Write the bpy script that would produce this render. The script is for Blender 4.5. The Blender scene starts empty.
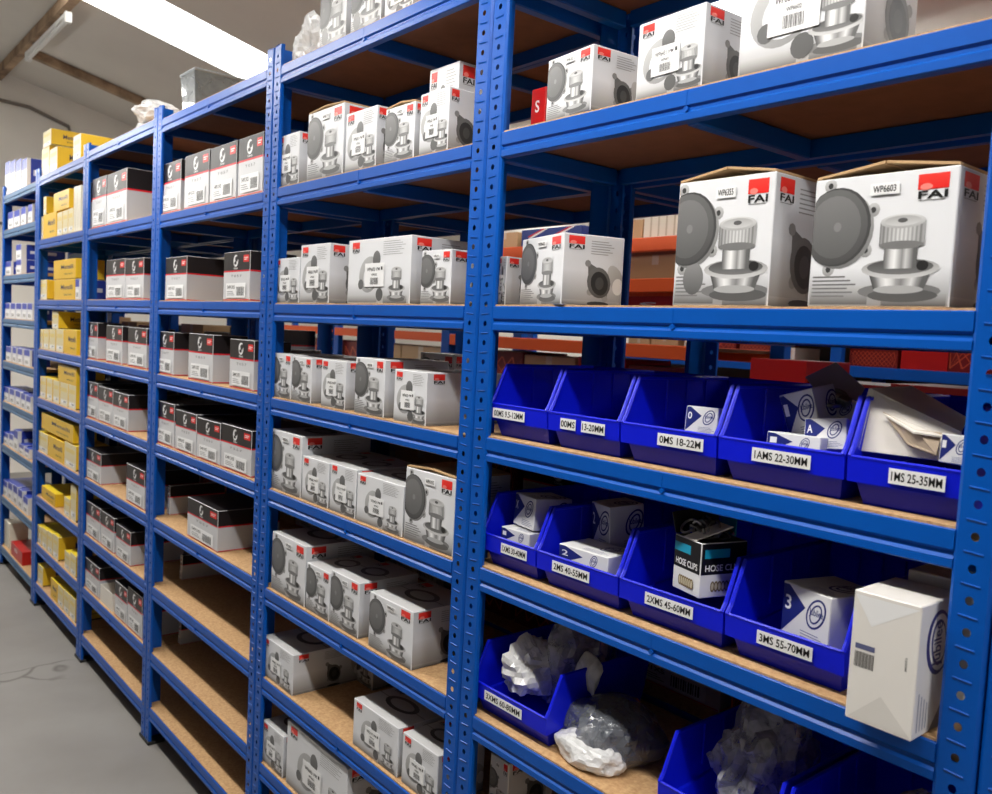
import bpy, bmesh, math, random
from mathutils import Matrix, Vector, noise
R = math.radians
sc = bpy.context.scene
C = sc.collection
# ------------------------------------------------------------------ camera, world, exposure
CAM = Vector((3.941, -.9802, 1.5061)); YAW, PIT, ROL, FPX = .87614, -.07184, .05049, 857.14
cy_, sy_ = math.cos(YAW), math.sin(YAW)
FW = Vector((-sy_*math.cos(PIT), cy_*math.cos(PIT), math.sin(PIT)))
R0 = Vector((cy_, sy_, 0)); U0 = R0.cross(FW)
RT = math.cos(ROL)*R0 + math.sin(ROL)*U0; UP = -math.sin(ROL)*R0 + math.cos(ROL)*U0
cam = bpy.data.objects.new('camera', bpy.data.cameras.new('camera')); C.objects.link(cam)
cam.matrix_world = Matrix(((RT.x, UP.x, -FW.x, CAM.x), (RT.y, UP.y, -FW.y, CAM.y), (RT.z, UP.z, -FW.z, CAM.z), (0, 0, 0, 1)))
cam.data.sensor_width = 36; cam.data.sensor_fit = 'HORIZONTAL'; cam.data.lens = FPX/992*36
cam.data.clip_start = .05
cam.data.dof.use_dof = True; cam.data.dof.focus_distance = 1.55; cam.data.dof.aperture_fstop = 8
sc.camera = cam
w = bpy.data.worlds.new('world'); sc.world = w; w.use_nodes = True
w.node_tree.nodes['Background'].inputs[0].default_value = (.8, .88, 1, 1)
w.node_tree.nodes['Background'].inputs[1].default_value = .3
sc.view_settings.view_transform = 'Standard'; sc.view_settings.look = 'None'
sc.view_settings.exposure = 0.0; sc.view_settings.gamma = 1; sc.view_settings.use_curve_mapping = False
SKYLIGHT, TUBE = 5.0, 30.0
def area(name, loc, sx, sy, power, rot=(0, 0, 0), col=(1, .97, .92)):
    l = bpy.data.lights.new(name, 'AREA'); l.shape = 'RECTANGLE'; l.size = sx; l.size_y = sy; l.energy = power; l.color = col
    o = bpy.data.objects.new(name, l); C.objects.link(o); o.location = loc; o.rotation_euler = rot
    return o
# lamp light of the fluorescent battens over the aisle and over the back aisle, and daylight through the roof lights
BATTENS = [(-3.6, -.66, 2.6), (-1.4, -.66, 2.6), (.8, -.66, 2.6), (3.0, -.66, 2.6), (5.2, -.66, 2.6)]
for p in BATTENS: area('batten_light', (p[0], p[1], p[2]-.06), 1.4, .1, 25)
for p in [(-1.5, 2.9, 2.75), (1.5, 2.9, 2.75), (4.2, 2.9, 2.75)]: area('batten_light', (p[0], p[1], p[2]-.06), 1.4, .1, 6)

def pix(p):
    d = Vector(p)-CAM; z = d.dot(FW)
    return 496+FPX*d.dot(RT)/z, 397-FPX*d.dot(UP)/z
def bis(f, lo, hi):
    a = f(lo)
    for _ in range(40):
        m = (lo+hi)/2; b = f(m)
        if (b > 0) == (a > 0): lo = m
        else: hi = m
    return (lo+hi)/2
def at(u, v, ax, val):
    d = FW + RT*(u-496)/FPX + UP*(397-v)/FPX
    return CAM + d*((val-CAM[ax])/d[ax])

# ------------------------------------------------------------------ materials
def lin(r, g=None, b=None):
    if g is None: g = b = r
    f = lambda c: ((c/255+.055)/1.055)**2.4 if c > 10 else c/255/12.92
    return (f(r), f(g), f(b))
def mat(name, col, rough=.5, metal=0, coat=0, bump=0, bscale=60, vary=0, vscale=8, col2=None, spec=.5):
    m = bpy.data.materials.new(name); m.use_nodes = True; nt = m.node_tree; b = nt.nodes['Principled BSDF']
    b.inputs['Base Color'].default_value = (*col, 1); b.inputs['Roughness'].default_value = rough
    b.inputs['Metallic'].default_value = metal; b.inputs['Specular IOR Level'].default_value = spec; b.inputs['Coat Weight'].default_value = coat
    tc = nt.nodes.new('ShaderNodeTexCoord')
    if vary or col2:
        n = nt.nodes.new('ShaderNodeTexNoise'); n.inputs['Scale'].default_value = vscale; n.inputs['Detail'].default_value = 8
        nt.links.new(tc.outputs['Object'], n.inputs['Vector'])
        r = nt.nodes.new('ShaderNodeValToRGB'); r.color_ramp.elements[0].position = .3; r.color_ramp.elements[1].position = .7
        c2 = col2 or tuple(c*(1-vary) for c in col)
        r.color_ramp.elements[0].color = (*c2, 1); r.color_ramp.elements[1].color = (*col, 1)
        nt.links.new(n.outputs['Fac'], r.inputs['Fac']); nt.links.new(r.outputs['Color'], b.inputs['Base Color'])
    if bump:
        n = nt.nodes.new('ShaderNodeTexNoise'); n.inputs['Scale'].default_value = bscale; n.inputs['Detail'].default_value = 5
        nt.links.new(tc.outputs['Object'], n.inputs['Vector'])
        bp = nt.nodes.new('ShaderNodeBump'); bp.inputs['Strength'].default_value = bump; bp.inputs['Distance'].default_value = .002
        nt.links.new(n.outputs['Fac'], bp.inputs['Height']); nt.links.new(bp.outputs['Normal'], b.inputs['Normal'])
    return m
M = {}
M['blue'] = mat('blue_enamel', lin(0, 82, 176), .36, spec=.3, bump=.12, bscale=25, vary=.12, vscale=5)
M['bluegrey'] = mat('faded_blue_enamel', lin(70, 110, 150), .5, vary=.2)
M['chip'] = mat('chipboard', lin(206, 168, 122), .75, bump=.3, bscale=300, col2=lin(178, 136, 92), vscale=140)
M['chipdark'] = mat('board_shade_tone', lin(128, 84, 62), .85, bump=.2, bscale=200, vary=.15, vscale=30)  # darker copy of chipboard, underside shade put into the colour; rack boards share it
M['bin'] = mat('blue_polypropylene', lin(10, 26, 214), .36, spec=.3, bump=.08, bscale=80)
M['black'] = mat('black_plastic', lin(22), .5)
M['shade'] = mat('added_dark_tone', lin(60, 57, 54), .9)  # dark tone added to cut bounce off the unseen front wall; far sheet shares it
M['wall'] = mat('painted_blockwork', lin(236, 231, 222), .85, bump=.5, bscale=14, vary=.08, vscale=2)
M['ceil'] = mat('painted_roof_sheet', lin(222, 218, 210), .9, vary=.1, vscale=1.5)
M['rust'] = mat('weathered_timber', lin(186, 158, 128), .85, col2=lin(92, 70, 54), vscale=6, bump=.4)
M['pipe'] = mat('grey_conduit', lin(120, 112, 104), .6)
M['white'] = mat('white_enamel', lin(225, 225, 222), .4)
M['orange'] = mat('orange_enamel', lin(235, 92, 30), .5)
M['carton'] = mat('brown_cardboard', lin(196, 160, 116), .8, bump=.15, bscale=90, vary=.08)
M['tape'] = mat('parcel_tape', lin(205, 190, 165), .3)
M['grey'] = mat('translucent_grey_plastic', lin(120, 126, 130), .3)
M['steel'] = mat('zinc_plated_steel', lin(150, 150, 150), .3, metal=1)
def m_print():
    m = bpy.data.materials.new('printed_card'); m.use_nodes = True; nt = m.node_tree; b = nt.nodes['Principled BSDF']
    a = nt.nodes.new('ShaderNodeVertexColor'); a.layer_name = 'Col'
    nt.links.new(a.outputs['Color'], b.inputs['Base Color']); b.inputs['Roughness'].default_value = .38
    b.inputs['Specular IOR Level'].default_value = .4
    tc = nt.nodes.new('ShaderNodeTexCoord'); n = nt.nodes.new('ShaderNodeTexNoise'); n.inputs['Scale'].default_value = 22
    nt.links.new(tc.outputs['Object'], n.inputs['Vector'])
    bp = nt.nodes.new('ShaderNodeBump'); bp.inputs['Strength'].default_value = .25; bp.inputs['Distance'].default_value = .003
    nt.links.new(n.outputs['Fac'], bp.inputs['Height']); nt.links.new(bp.outputs['Normal'], b.inputs['Normal'])
    return m
M['print'] = m_print()
def m_emit(name, col, s):
    m = bpy.data.materials.new(name); m.use_nodes = True; b = m.node_tree.nodes['Principled BSDF']
    b.inputs['Base Color'].default_value = (*col, 1); b.inputs['Emission Color'].default_value = (*col, 1); b.inputs['Emission Strength'].default_value = s
    return m
M['sky'] = m_emit('roof_light_sheet', (1, .99, .95), SKYLIGHT); M['tube'] = m_emit('lit_tube', (1, .98, .95), TUBE)
def m_floor():
    m = mat('painted_concrete', lin(140, 137, 133), .55, bump=.4, bscale=12, col2=lin(124, 120, 116), vscale=2.2)
    nt = m.node_tree; b = nt.nodes['Principled BSDF']; src = b.inputs['Base Color'].links[0].from_socket
    tc = nt.nodes.new('ShaderNodeTexCoord'); nz = nt.nodes.new('ShaderNodeTexNoise'); nz.inputs['Scale'].default_value = 3
    nt.links.new(tc.outputs['Object'], nz.inputs['Vector'])
    mx = nt.nodes.new('ShaderNodeMixRGB'); mx.inputs[0].default_value = .25; nt.links.new(tc.outputs['Object'], mx.inputs[1]); nt.links.new(nz.outputs['Color'], mx.inputs[2])
    vo = nt.nodes.new('ShaderNodeTexVoronoi'); vo.feature = 'DISTANCE_TO_EDGE'; vo.inputs['Scale'].default_value = 1.7
    nt.links.new(mx.outputs[0], vo.inputs['Vector'])
    n2 = nt.nodes.new('ShaderNodeTexNoise'); n2.inputs['Scale'].default_value = 2.0; nt.links.new(tc.outputs['Object'], n2.inputs['Vector'])
    r2 = nt.nodes.new('ShaderNodeMapRange'); r2.inputs[1].default_value = .5; r2.inputs[2].default_value = .62; nt.links.new(n2.outputs['Fac'], r2.inputs[0])
    r1 = nt.nodes.new('ShaderNodeMapRange'); r1.inputs[1].default_value = .0; r1.inputs[2].default_value = .012; r1.inputs[3].default_value = 1; r1.inputs[4].default_value = 0
    nt.links.new(vo.outputs['Distance'], r1.inputs[0])
    mu = nt.nodes.new('ShaderNodeMath'); mu.operation = 'MULTIPLY'; nt.links.new(r1.outputs[0], mu.inputs[0]); nt.links.new(r2.outputs[0], mu.inputs[1])
    m2 = nt.nodes.new('ShaderNodeMixRGB'); nt.links.new(mu.outputs[0], m2.inputs[0]); nt.links.new(src, m2.inputs[1]); m2.inputs[2].default_value = (*lin(96, 92, 88), 1)
    nt.links.new(m2.outputs[0], b.inputs['Base Color'])
    return m
M['floor'] = m_floor()
def m_bag(name, tint, opaq, rough=.12):
    m = bpy.data.materials.new(name); m.use_nodes = True; nt = m.node_tree; b = nt.nodes['Principled BSDF']; out = nt.nodes['Material Output']
    b.inputs['Base Color'].default_value = (*tint, 1); b.inputs['Roughness'].default_value = rough; b.inputs['Coat Weight'].default_value = .6
    tr = nt.nodes.new('ShaderNodeBsdfTransparent'); tr.inputs[0].default_value = (.9, .9, .92, 1)
    mx = nt.nodes.new('ShaderNodeMixShader'); tc = nt.nodes.new('ShaderNodeTexCoord')
    n = nt.nodes.new('ShaderNodeTexNoise'); n.inputs['Scale'].default_value = 28; n.inputs['Detail'].default_value = 4; n.inputs['Distortion'].default_value = 2
    nt.links.new(tc.outputs['Object'], n.inputs['Vector'])
    mr = nt.nodes.new('ShaderNodeMapRange'); mr.inputs[1].default_value = .3; mr.inputs[2].default_value = .7; mr.inputs[3].default_value = max(0, opaq-.15); mr.inputs[4].default_value = min(1, opaq+.15)
    nt.links.new(n.outputs['Fac'], mr.inputs[0]); nt.links.new(mr.outputs[0], mx.inputs[0])
    bp = nt.nodes.new('ShaderNodeBump'); bp.inputs['Strength'].default_value = .5; bp.inputs['Distance'].default_value = .004
    nt.links.new(n.outputs['Fac'], bp.inputs['Height']); nt.links.new(bp.outputs['Normal'], b.inputs['Normal'])
    nt.links.new(tr.outputs[0], mx.inputs[1]); nt.links.new(b.outputs[0], mx.inputs[2]); nt.links.new(mx.outputs[0], out.inputs[0])
    return m
M['clearbag'] = m_bag('clear_polythene', lin(196, 196, 202), .46)
M['whitebag'] = m_bag('white_polythene', lin(232, 232, 232), .88, .3)
M['smoke'] = m_bag('grey_film', lin(110, 105, 120), .75, .3)

# ------------------------------------------------------------------ mesh helpers
def link(name, me, m, parent=None, loc=None, rot=None):
    me.materials.clear(); me.materials.append(m) if m else None
    o = bpy.data.objects.new(name, me); C.objects.link(o)
    if parent: o.parent = parent
    if loc: o.location = loc
    if rot: o.rotation_euler = rot
    return o
def obj(name, bm, m, parent=None, loc=None, rot=None, smooth=False):
    bmesh.ops.recalc_face_normals(bm, faces=bm.faces)
    if smooth:
        for f in bm.faces: f.smooth = True
    me = bpy.data.meshes.new(name); bm.to_mesh(me); bm.free()
    return link(name, me, m, parent, loc, rot)
def empty(name, label, cat, loc=(0, 0, 0), rotz=0, group=None):
    o = bpy.data.objects.new(name, None); C.objects.link(o); o.location = loc; o.rotation_euler = (0, 0, rotz); o.empty_display_size = .02
    tag(o, label, cat, group); return o
def tag(o, label, cat, group=None):
    o['label'] = label; o['category'] = cat
    if group: o['group'] = group
    return o
def struct(name, bm, m, label=None):
    o = obj(name, bm, m); o['kind'] = 'structure'; return o
def box(bm, x0, x1, y0, y1, z0, z1, bev=0):
    vs = [bm.verts.new((x, y, z)) for x in (x0, x1) for y in (y0, y1) for z in (z0, z1)]
    fs = [bm.faces.new([vs[i] for i in q]) for q in ((0, 1, 3, 2), (4, 6, 7, 5), (0, 4, 5, 1), (2, 3, 7, 6), (0, 2, 6, 4), (1, 5, 7, 3))]
    if bev:
        es = {e for f in fs for e in f.edges}
        bmesh.ops.bevel(bm, geom=list(es), offset=bev, segments=1, affect='EDGES')
    return bm
def nb(*a, **k): return box(bmesh.new(), *a, **k)
def tube(bm, pts, r, n=8, cap=True):
    rings = []
    for i, p in enumerate(pts):
        p = Vector(p); a = Vector(pts[max(i-1, 0)]); b = Vector(pts[min(i+1, len(pts)-1)]); t = (b-a).normalized()
        s = t.orthogonal().normalized() if i == 0 else (s-t*s.dot(t)).normalized()
        q = t.cross(s)
        rings.append([bm.verts.new(p+(s*math.cos(2*math.pi*k/n)+q*math.sin(2*math.pi*k/n))*r) for k in range(n)])
    for A, B in zip(rings, rings[1:]):
        for k in range(n): bm.faces.new((A[k], A[(k+1) % n], B[(k+1) % n], B[k]))
    if cap: bm.faces.new(rings[0]); bm.faces.new(rings[-1])
    return bm
def prism(bm, prof, x0, x1):      # profile of (y,z) swept along x
    A = [bm.verts.new((x0, y, z)) for y, z in prof]; B = [bm.verts.new((x1, y, z)) for y, z in prof]
    n = len(prof)
    for k in range(n): bm.faces.new((A[k], A[(k+1) % n], B[(k+1) % n], B[k]))
    bm.faces.new(A); bm.faces.new(B[::-1]); return bm

# ------------------------------------------------------------------ printed artwork
SIDE_ = lin(206, 208, 213); W_ = lin(226, 227, 230); K = lin(24); RED = lin(222, 34, 30)
_tc = {}
def text_tris(s):
    if s in _tc: return _tc[s]
    cu = bpy.data.curves.new('t', 'FONT'); cu.body = s; cu.resolution_u = 3; cu.offset = .016
    o = bpy.data.objects.new('t', cu); C.objects.link(o)
    dg = bpy.context.evaluated_depsgraph_get(); me = o.evaluated_get(dg).to_mesh()
    vs = [(v.co.x, v.co.y) for v in me.vertices]; ps = [list(p.vertices) for p in me.polygons]
    if vs:
        x0 = min(v[0] for v in vs); x1 = max(v[0] for v in vs); y0 = min(v[1] for v in vs); y1 = max(v[1] for v in vs)
        vs = [((x-x0)/(x1-x0), (y-y0)/max(y1-y0, 1e-6)) for x, y in vs]
    o.evaluated_get(dg).to_mesh_clear(); bpy.data.objects.remove(o); bpy.data.curves.remove(cu)
    _tc[s] = (vs, ps); return _tc[s]
class Art:
    def __init__(s, asp=1): s.p = []; s.asp = asp; s.n = 0            # asp = face width / height
    def poly(s, pts, col, L=1):
        if not isinstance(col[0], (tuple, list)): col = [col]*len(pts)
        s.p.append((pts, col, L*.00013+s.n*.0000035))
    def rect(s, x0, y0, x1, y1, col, L=1, top=None):
        s.n += 1
        s.poly([(x0, y0), (x1, y0), (x1, y1), (x0, y1)], [col, col, top or col, top or col], L)
    def ell(s, cx, cy, rx, ry, col, L=1, n=20, rot=0, top=None):  # radii in face-height units
        s.n += 1
        c, q = math.cos(rot), math.sin(rot); pts = []; cs = []
        for k in range(n):
            a = 2*math.pi*k/n; x, y = rx*math.cos(a), ry*math.sin(a); x, y = x*c-y*q, x*q+y*c
            px = cx+x/s.asp
            pts.append((min(max(px, .004), .996), min(max(cy+y, .004), .996)))
            t = .5+.5*math.sin(a); cs.append(tuple(col[i]*(1-t)+(top or col)[i]*t for i in range(3)))
        s.poly(pts, cs, L)
    def metal(s, xa0, xa1, xb0, xb1, y0, y1, shades, L=3):    # horizontally banded metal, a = bottom
        s.n += 1
        n = len(shades)
        for k in range(n):
            t0, t1 = k/n, (k+1)/n; c = lin(shades[k]); c2 = lin(shades[min(k+1, n-1)])
            s.poly([(xa0+(xa1-xa0)*t0, y0), (xa0+(xa1-xa0)*t1, y0), (xb0+(xb1-xb0)*t1, y1), (xb0+(xb1-xb0)*t0, y1)], [c, c2, c2, c], L)
    def text(s, t, x, y, w, h, col, L=6, rot=0):
        vs, ps = text_tris(t); q = []; s.n += 1
        for a, b in vs:
            if rot == 90: q.append((x-b*w, y+a*h))
            else: q.append((x+a*w, y+b*h))
        for p in ps: s.poly([q[i] for i in p], col, L)
    def lines(s, x, y, w, n, dy, col=lin(130), h=.006, L=2, rng=None):
        for k in range(n): s.rect(x, y-k*dy-h, x+w*(.75+.25*((k*7) % 5)/4), y-k*dy, col, L)
    def barcode(s, x, y, w, h, L=7, n=16):
        for k in range(n):
            if (k*k+k*3) % 5 != 2: s.rect(x+w*k/n, y, x+w*(k+.35+.3*((k*7) % 3)/2)/n, y+h, lin(40), L)

def boxmesh(w, d, h, arts, base=W_, side=None, top=None, bot=None, bev=.0012):
    """a carton w x d x h at the origin (front-left-bottom), arts = {face: Art}"""
    V = []; F = []; COL = []
    sx = {'front': side or base}
    b = bev
    def face(pts, col):
        i0 = len(V); V.extend(pts); F.append(list(range(i0, i0+len(pts)))); COL.append(col if isinstance(col[0], (tuple, list)) else [col]*len(pts))
    fr = {'front': ((0, 0, 0), (w, 0, 0), (0, 0, h), (0, -1, 0)), 'right': ((w, 0, 0), (0, d, 0), (0, 0, h), (1, 0, 0)),
          'back': ((w, d, 0), (-w, 0, 0), (0, 0, h), (0, 1, 0)), 'left': ((0, d, 0), (0, -d, 0), (0, 0, h), (-1, 0, 0)),
          'top': ((0, 0, h), (w, 0, 0), (0, d, 0), (0, 0, 1)), 'bottom': ((0, d, 0), (w, 0, 0), (0, -d, 0), (0, 0, -1))}
    for k, (o, a, c, n) in fr.items():
        o, a, c, n = Vector(o), Vector(a), Vector(c), Vector(n)
        bc = {'top': top or base, 'right': side or base, 'left': side or base, 'back': side or base, 'bottom': bot or base}.get(k, base)
        ia, ic = b/a.length, b/c.length
        Pf = lambda u, v, e=0: tuple(o+a*u+c*v+n*e)
        face([Pf(ia, ic), Pf(1-ia, ic), Pf(1-ia, 1-ic), Pf(ia, 1-ic)], bc)
        if k in arts:
            for pts, col, L in arts[k].p:
                face([Pf(min(max(x, ia), 1-ia), min(max(y, ic), 1-ic), L) for x, y in pts], col)
    # chamfers
    def cor(x, y, z, ax):
        p = [0 if x == 0 else w, 0 if y == 0 else d, 0 if z == 0 else h]; s = [1 if q == 0 else -1 for q in (x, y, z)]
        for i in range(3):
            if i != ax: p[i] += s[i]*b
        return tuple(p)
    for (ax1, ax2, free) in ((0, 1, 2), (0, 2, 1), (1, 2, 0)):
        for i in (0, 1):
            for j in (0, 1):
                q = []
                for t in (0, 1):
                    c_ = [0, 0, 0]; c_[ax1] = i; c_[ax2] = j; c_[free] = t
                    q.append((cor(*c_, ax1), cor(*c_, ax2)))
                face([q[0][0], q[0][1], q[1][1], q[1][0]], tuple(min(1, x*1.02) for x in base))
    for x in (0, 1):
        for y in (0, 1):
            for z in (0, 1): face([cor(x, y, z, a) for a in range(3)], base)
    me = bpy.data.meshes.new('carton'); me.from_pydata(V, [], F)
    at_ = me.color_attributes.new('Col', 'FLOAT_COLOR', 'CORNER'); i = 0; buf = []
    for cs in COL:
        for c in cs: buf.extend((*c, 1))
    at_.data.foreach_set('color', buf)
    return me
def sticker(parent, x, z, w, h, art, y=-.0012, col=lin(240), name='barcode_label'):
    me = boxmesh(w, .0004, h, {'front': art}, base=col, bev=.00005)
    return link(name, me, M['print'], parent, (x, y-.0012, z))

# pictures printed on the pump boxes
BAND = [70, 120, 200, 235, 215, 160, 130, 175, 215, 150, 95]
def sprocket(a, cx, cy, s):       # cy = bottom, s = height in face units
    X = lambda k: k*s/a.asp
    a.ell(cx, cy+.03*s, .5*s, .10*s, lin(120), 2); a.ell(cx+X(.05), cy-.02*s, .42*s, .08*s, lin(90), 2)
    a.metal(cx-X(.30), cx+X(.30), cx-X(.38), cx+X(.38), cy+.05*s, cy+.27*s, BAND, 3)
    a.ell(cx, cy+.05*s, .30*s, .05*s, lin(170), 3)
    a.ell(cx, cy+.30*s, .47*s, .12*s, lin(205), 4, top=lin(150)); a.ell(cx, cy+.32*s, .40*s, .09*s, lin(120), 5, top=lin(70))
    a.ell(cx+X(.27), cy+.33*s, .07*s, .06*s, lin(40), 6)
    a.metal(cx-X(.2), cx+X(.2), cx-X(.2), cx+X(.2), cy+.30*s, cy+.62*s, [90, 150, 215, 240, 190, 140, 200, 160, 100], 6)
    n = 22; sh = [[95, 150][k % 2]+int(70*math.sin(math.pi*k/n)) for k in range(n)]
    a.metal(cx-X(.27), cx+X(.27), cx-X(.27), cx+X(.27), cy+.58*s, cy+.86*s, sh, 7)
    a.ell(cx, cy+.58*s, .27*s, .05*s, lin(120), 7); a.ell(cx, cy+.86*s, .27*s, .085*s, lin(170), 8, top=lin(215))
    a.ell(cx, cy+.865*s, .22*s, .062*s, lin(205), 9, top=lin(170)); a.ell(cx, cy+.87*s, .06*s, .028*s, lin(90), 10)
def pulley(a, cx, cy, r):         # r in face-height units
    for k, an in enumerate((100, 20, -35, -95, -140, 165)):
        q = R(an); x = cx+1.2*r*math.cos(q)/a.asp; y = cy+1.22*r*math.sin(q)
        a.ell(x, y, .19*r, .2*r, lin(150), 2, 10, top=lin(200)); a.ell(x, y, .08*r, .09*r, lin(60), 3, 8)
    a.ell(cx+.14*r/a.asp, cy-.08*r, 1.04*r, 1.12*r, lin(120), 3, 26, top=lin(170)); a.ell(cx+.05*r/a.asp, cy, 1.04*r, 1.13*r, lin(70), 4, 26)
    a.ell(cx, cy, r, 1.08*r, lin(78), 5, 26, top=lin(105)); a.ell(cx, cy, .8*r, .9*r, lin(96), 6, 24, top=lin(122))
    a.ell(cx+.1*r/a.asp, cy, .12*r, .14*r, lin(130), 7, 10)
def logo(a, x, y, w, h):          # red flag over black letters
    a.rect(x, y+.42*h, x+w, y+h, RED, 3, top=lin(236, 60, 50)); a.ell(x+.28*w, y+.52*h, .2*w*a.asp, .13*h, lin(240, 130, 120), 4, 12)
    a.text('FAI', x+.03*w, y+.07*h, .94*w, .3*h, lin(24), 5); a.text('FAI', x+.045*w, y+.07*h, .94*w, .3*h, lin(24), 5)
    a.rect(x+.05*w, y, x+.9*w, y+.03*h, lin(130), 4)
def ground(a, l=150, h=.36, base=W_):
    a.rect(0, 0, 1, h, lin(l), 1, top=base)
def art_pump_a(asp, wp, hi):
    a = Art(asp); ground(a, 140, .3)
    s = .62 if asp > .8 else .62*max(asp, .55)/.8
    pr_ = min(.27, .27*asp+.02)
    a.rect(.02, .02, .45, .16, lin(96), 2, top=lin(190)); a.rect(.55, .0, .98, .1, lin(80), 2, top=lin(170))
    if hi: a.lines(.03, .24, .33, 6, .03, lin(120), .012, 3)
    pulley(a, .12 if asp < .9 else .17, .62, pr_); sprocket(a, .66, .1, s)
    if asp < .9: a.ell(.22, .22, .1, .13, lin(90), 3, top=lin(140))
    logo(a, .74, .77, .2, .19)
    return a
def art_pump_side(asp, hi, back=False):
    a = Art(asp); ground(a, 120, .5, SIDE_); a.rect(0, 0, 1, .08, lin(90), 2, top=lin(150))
    x = .58
    a.poly([(x-.17/asp, .62), (x+.2/asp, .45), (x+.16/asp, .1), (x-.14/asp, .2)], lin(95), 2)
    for dx, dy in ((-.17, .6), (.2, .45), (.13, .12), (-.12, .2)): a.ell(x+dx/asp, dy, .05, .05, lin(130), 3, 8)
    a.ell(x+.02/asp, .34, .19, .22, lin(70), 4, 20, rot=.3, top=lin(100)); a.ell(x+.03/asp, .33, .14, .17, lin(34), 5, 18, rot=.3); a.ell(x+.03/asp, .33, .07, .09, lin(60), 6, 14)
    a.ell(x+.02/asp, .04, .18, .035, lin(40), 6, 14)
    if asp > .9: a.ell(.97-.08/asp, .4, .12, .22, lin(130), 3, 16, rot=.5, top=lin(180)); a.ell(.97-.05/asp, .3, .09, .12, lin(205), 4, 14)
    if hi and asp > .7: a.lines(.45, .92, .38, 6, .035, lin(140), .01, 2)
    logo(a, .08, .78, min(.26, .26/asp), .19)
    return a
def art_pump_b(asp, hi):
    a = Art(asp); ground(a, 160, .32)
    a.rect(.02, .02, .5, .13, lin(110), 2, top=lin(190)); a.rect(.6, .0, .96, .12, lin(90), 2, top=lin(170))
    c = .36
    a.ell(c, .45, min(.3, .3*asp), .27, lin(140), 2, 24, rot=.6, top=lin(185)); a.ell(c+.03, .43, min(.22, .22*asp), .19, W_, 3, 20, rot=.6)
    a.ell(c+.12, .68, min(.11, .12*asp), .13, lin(82), 4, 18, top=lin(120)); a.ell(c-.13, .3, min(.08, .1*asp), .08, lin(100), 4, 12)
    a.ell(c+.18, .14, min(.1, .12*asp), .1, lin(88), 4, 14)
    sprocket(a, .8, .08, min(.5, .5*asp+.06))
    a.lines(.58, .94, .34, 7, .032, lin(165), .008, 2)
    logo(a, .07, .79, min(.2, .18/asp+.02), .17)
    return a
def art_top():
    a = Art(1); a.rect(0, .49, 1, .51, lin(150), 1); a.ell(.5, .5, .3, .2, lin(70), 2, 18, top=lin(120)); a.ell(.5, .5, .22, .13, lin(190), 3, 16); logo(a, .08, .7, .16, .2); return a
WP = ['WP6102', 'WP6431', 'WP6602', 'WP6119', 'WP6421', 'WP6355', 'WP6603', 'WP6340']
_ct = [0]
def build_pump(root, kind, w, d, h, hi, flaps):
    k = _ct[0]; _ct[0] += 1; asp = w/h; wp = WP[k % 8]
    fr = art_pump_a(asp, wp, hi) if kind == 'A' else art_pump_b(asp, hi)
    me = boxmesh(w, d, h, {'front': fr, 'right': art_pump_side(d/h, hi), 'top': art_top()}, side=lin(206, 208, 213), top=lin(205, 205, 205))
    link('carton', me, M['print'], root)
    if kind == 'A':
        a = Art(3); a.text(wp, .1, .2, .8, .6, lin(30), 2)
        x = .42 if asp > .8 else .36
        sticker(root, w*x, h*.84, w*.2, h*.085, a, name='number_label')
    else:
        a = Art(1.2); a.text(wp, .12, .66, .42, .16, lin(60), 2); a.text('1PM', .6, .68, .18, .13, lin(60), 2); a.rect(.84, .7, .92, .84, lin(70), 2)
        a.text(wp, .35, .46, .3, .1, lin(70), 2); a.barcode(.3, .1, .42, .28, 2, 14)
        sw = min(.42, .34/asp+.12) if asp > .6 else .6
        sticker(root, w*(.5-sw/2-.04), h*.26, w*sw, h*.36, a)
    if flaps:
        for sx in (0, 1):
            bm = bmesh.new(); e = h+.0006; r_ = h+.012 if flaps == 1 else h+.006
            xs = (0.001, w*.5) if sx == 0 else (w-.001, w*.5+.002)
            lo = [(xs[0], .001, e), (xs[1], .001, r_), (xs[1], d-.001, r_), (xs[0], d-.001, e)]
            A = [bm.verts.new(p) for p in lo]; B = [bm.verts.new((x, y, z+.003)) for x, y, z in lo]
            bm.faces.new(A); bm.faces.new(B)
            for i in range(4): bm.faces.new((A[i], A[(i+1) % 4], B[(i+1) % 4], B[i]))
            obj('top_flap', bm, M['carton'], root)
def art_belt(asp, hi, side=False):
    a = Art(asp); bk = lin(32, 28, 30); cut = .61
    a.rect(0, cut, 1, 1, bk, 1); a.rect(0, cut-.02, 1, cut+.012, lin(214, 30, 48), 2); a.rect(0, 0, 1, .03, lin(205, 36, 50), 2)
    if side: return a
    cx, cy = .47, .815
    a.ell(cx, cy, .12, .125, lin(225), 3, 18); a.ell(cx+.035/asp, cy+.035, .07, .055, bk, 4, 14); a.ell(cx-.02/asp, cy-.045, .06, .035, bk, 4, 12)
    a.rect(cx+.02/asp, cy+.03, cx+.12/asp, cy+.09, bk, 5)
    a.text('Gates', cx-.09/asp, cut+.035, .2/asp, .045, lin(215), 5)
    a.rect(.76, .78, .96, .92, RED, 3); a.rect(.79, .86, .93, .875, lin(240), 5); a.rect(.79, .825, .9, .84, lin(240), 5)
    a.text('T 0 5 7', .3, cut-.13, .4, .05, lin(120), 3)
    return a
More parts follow.
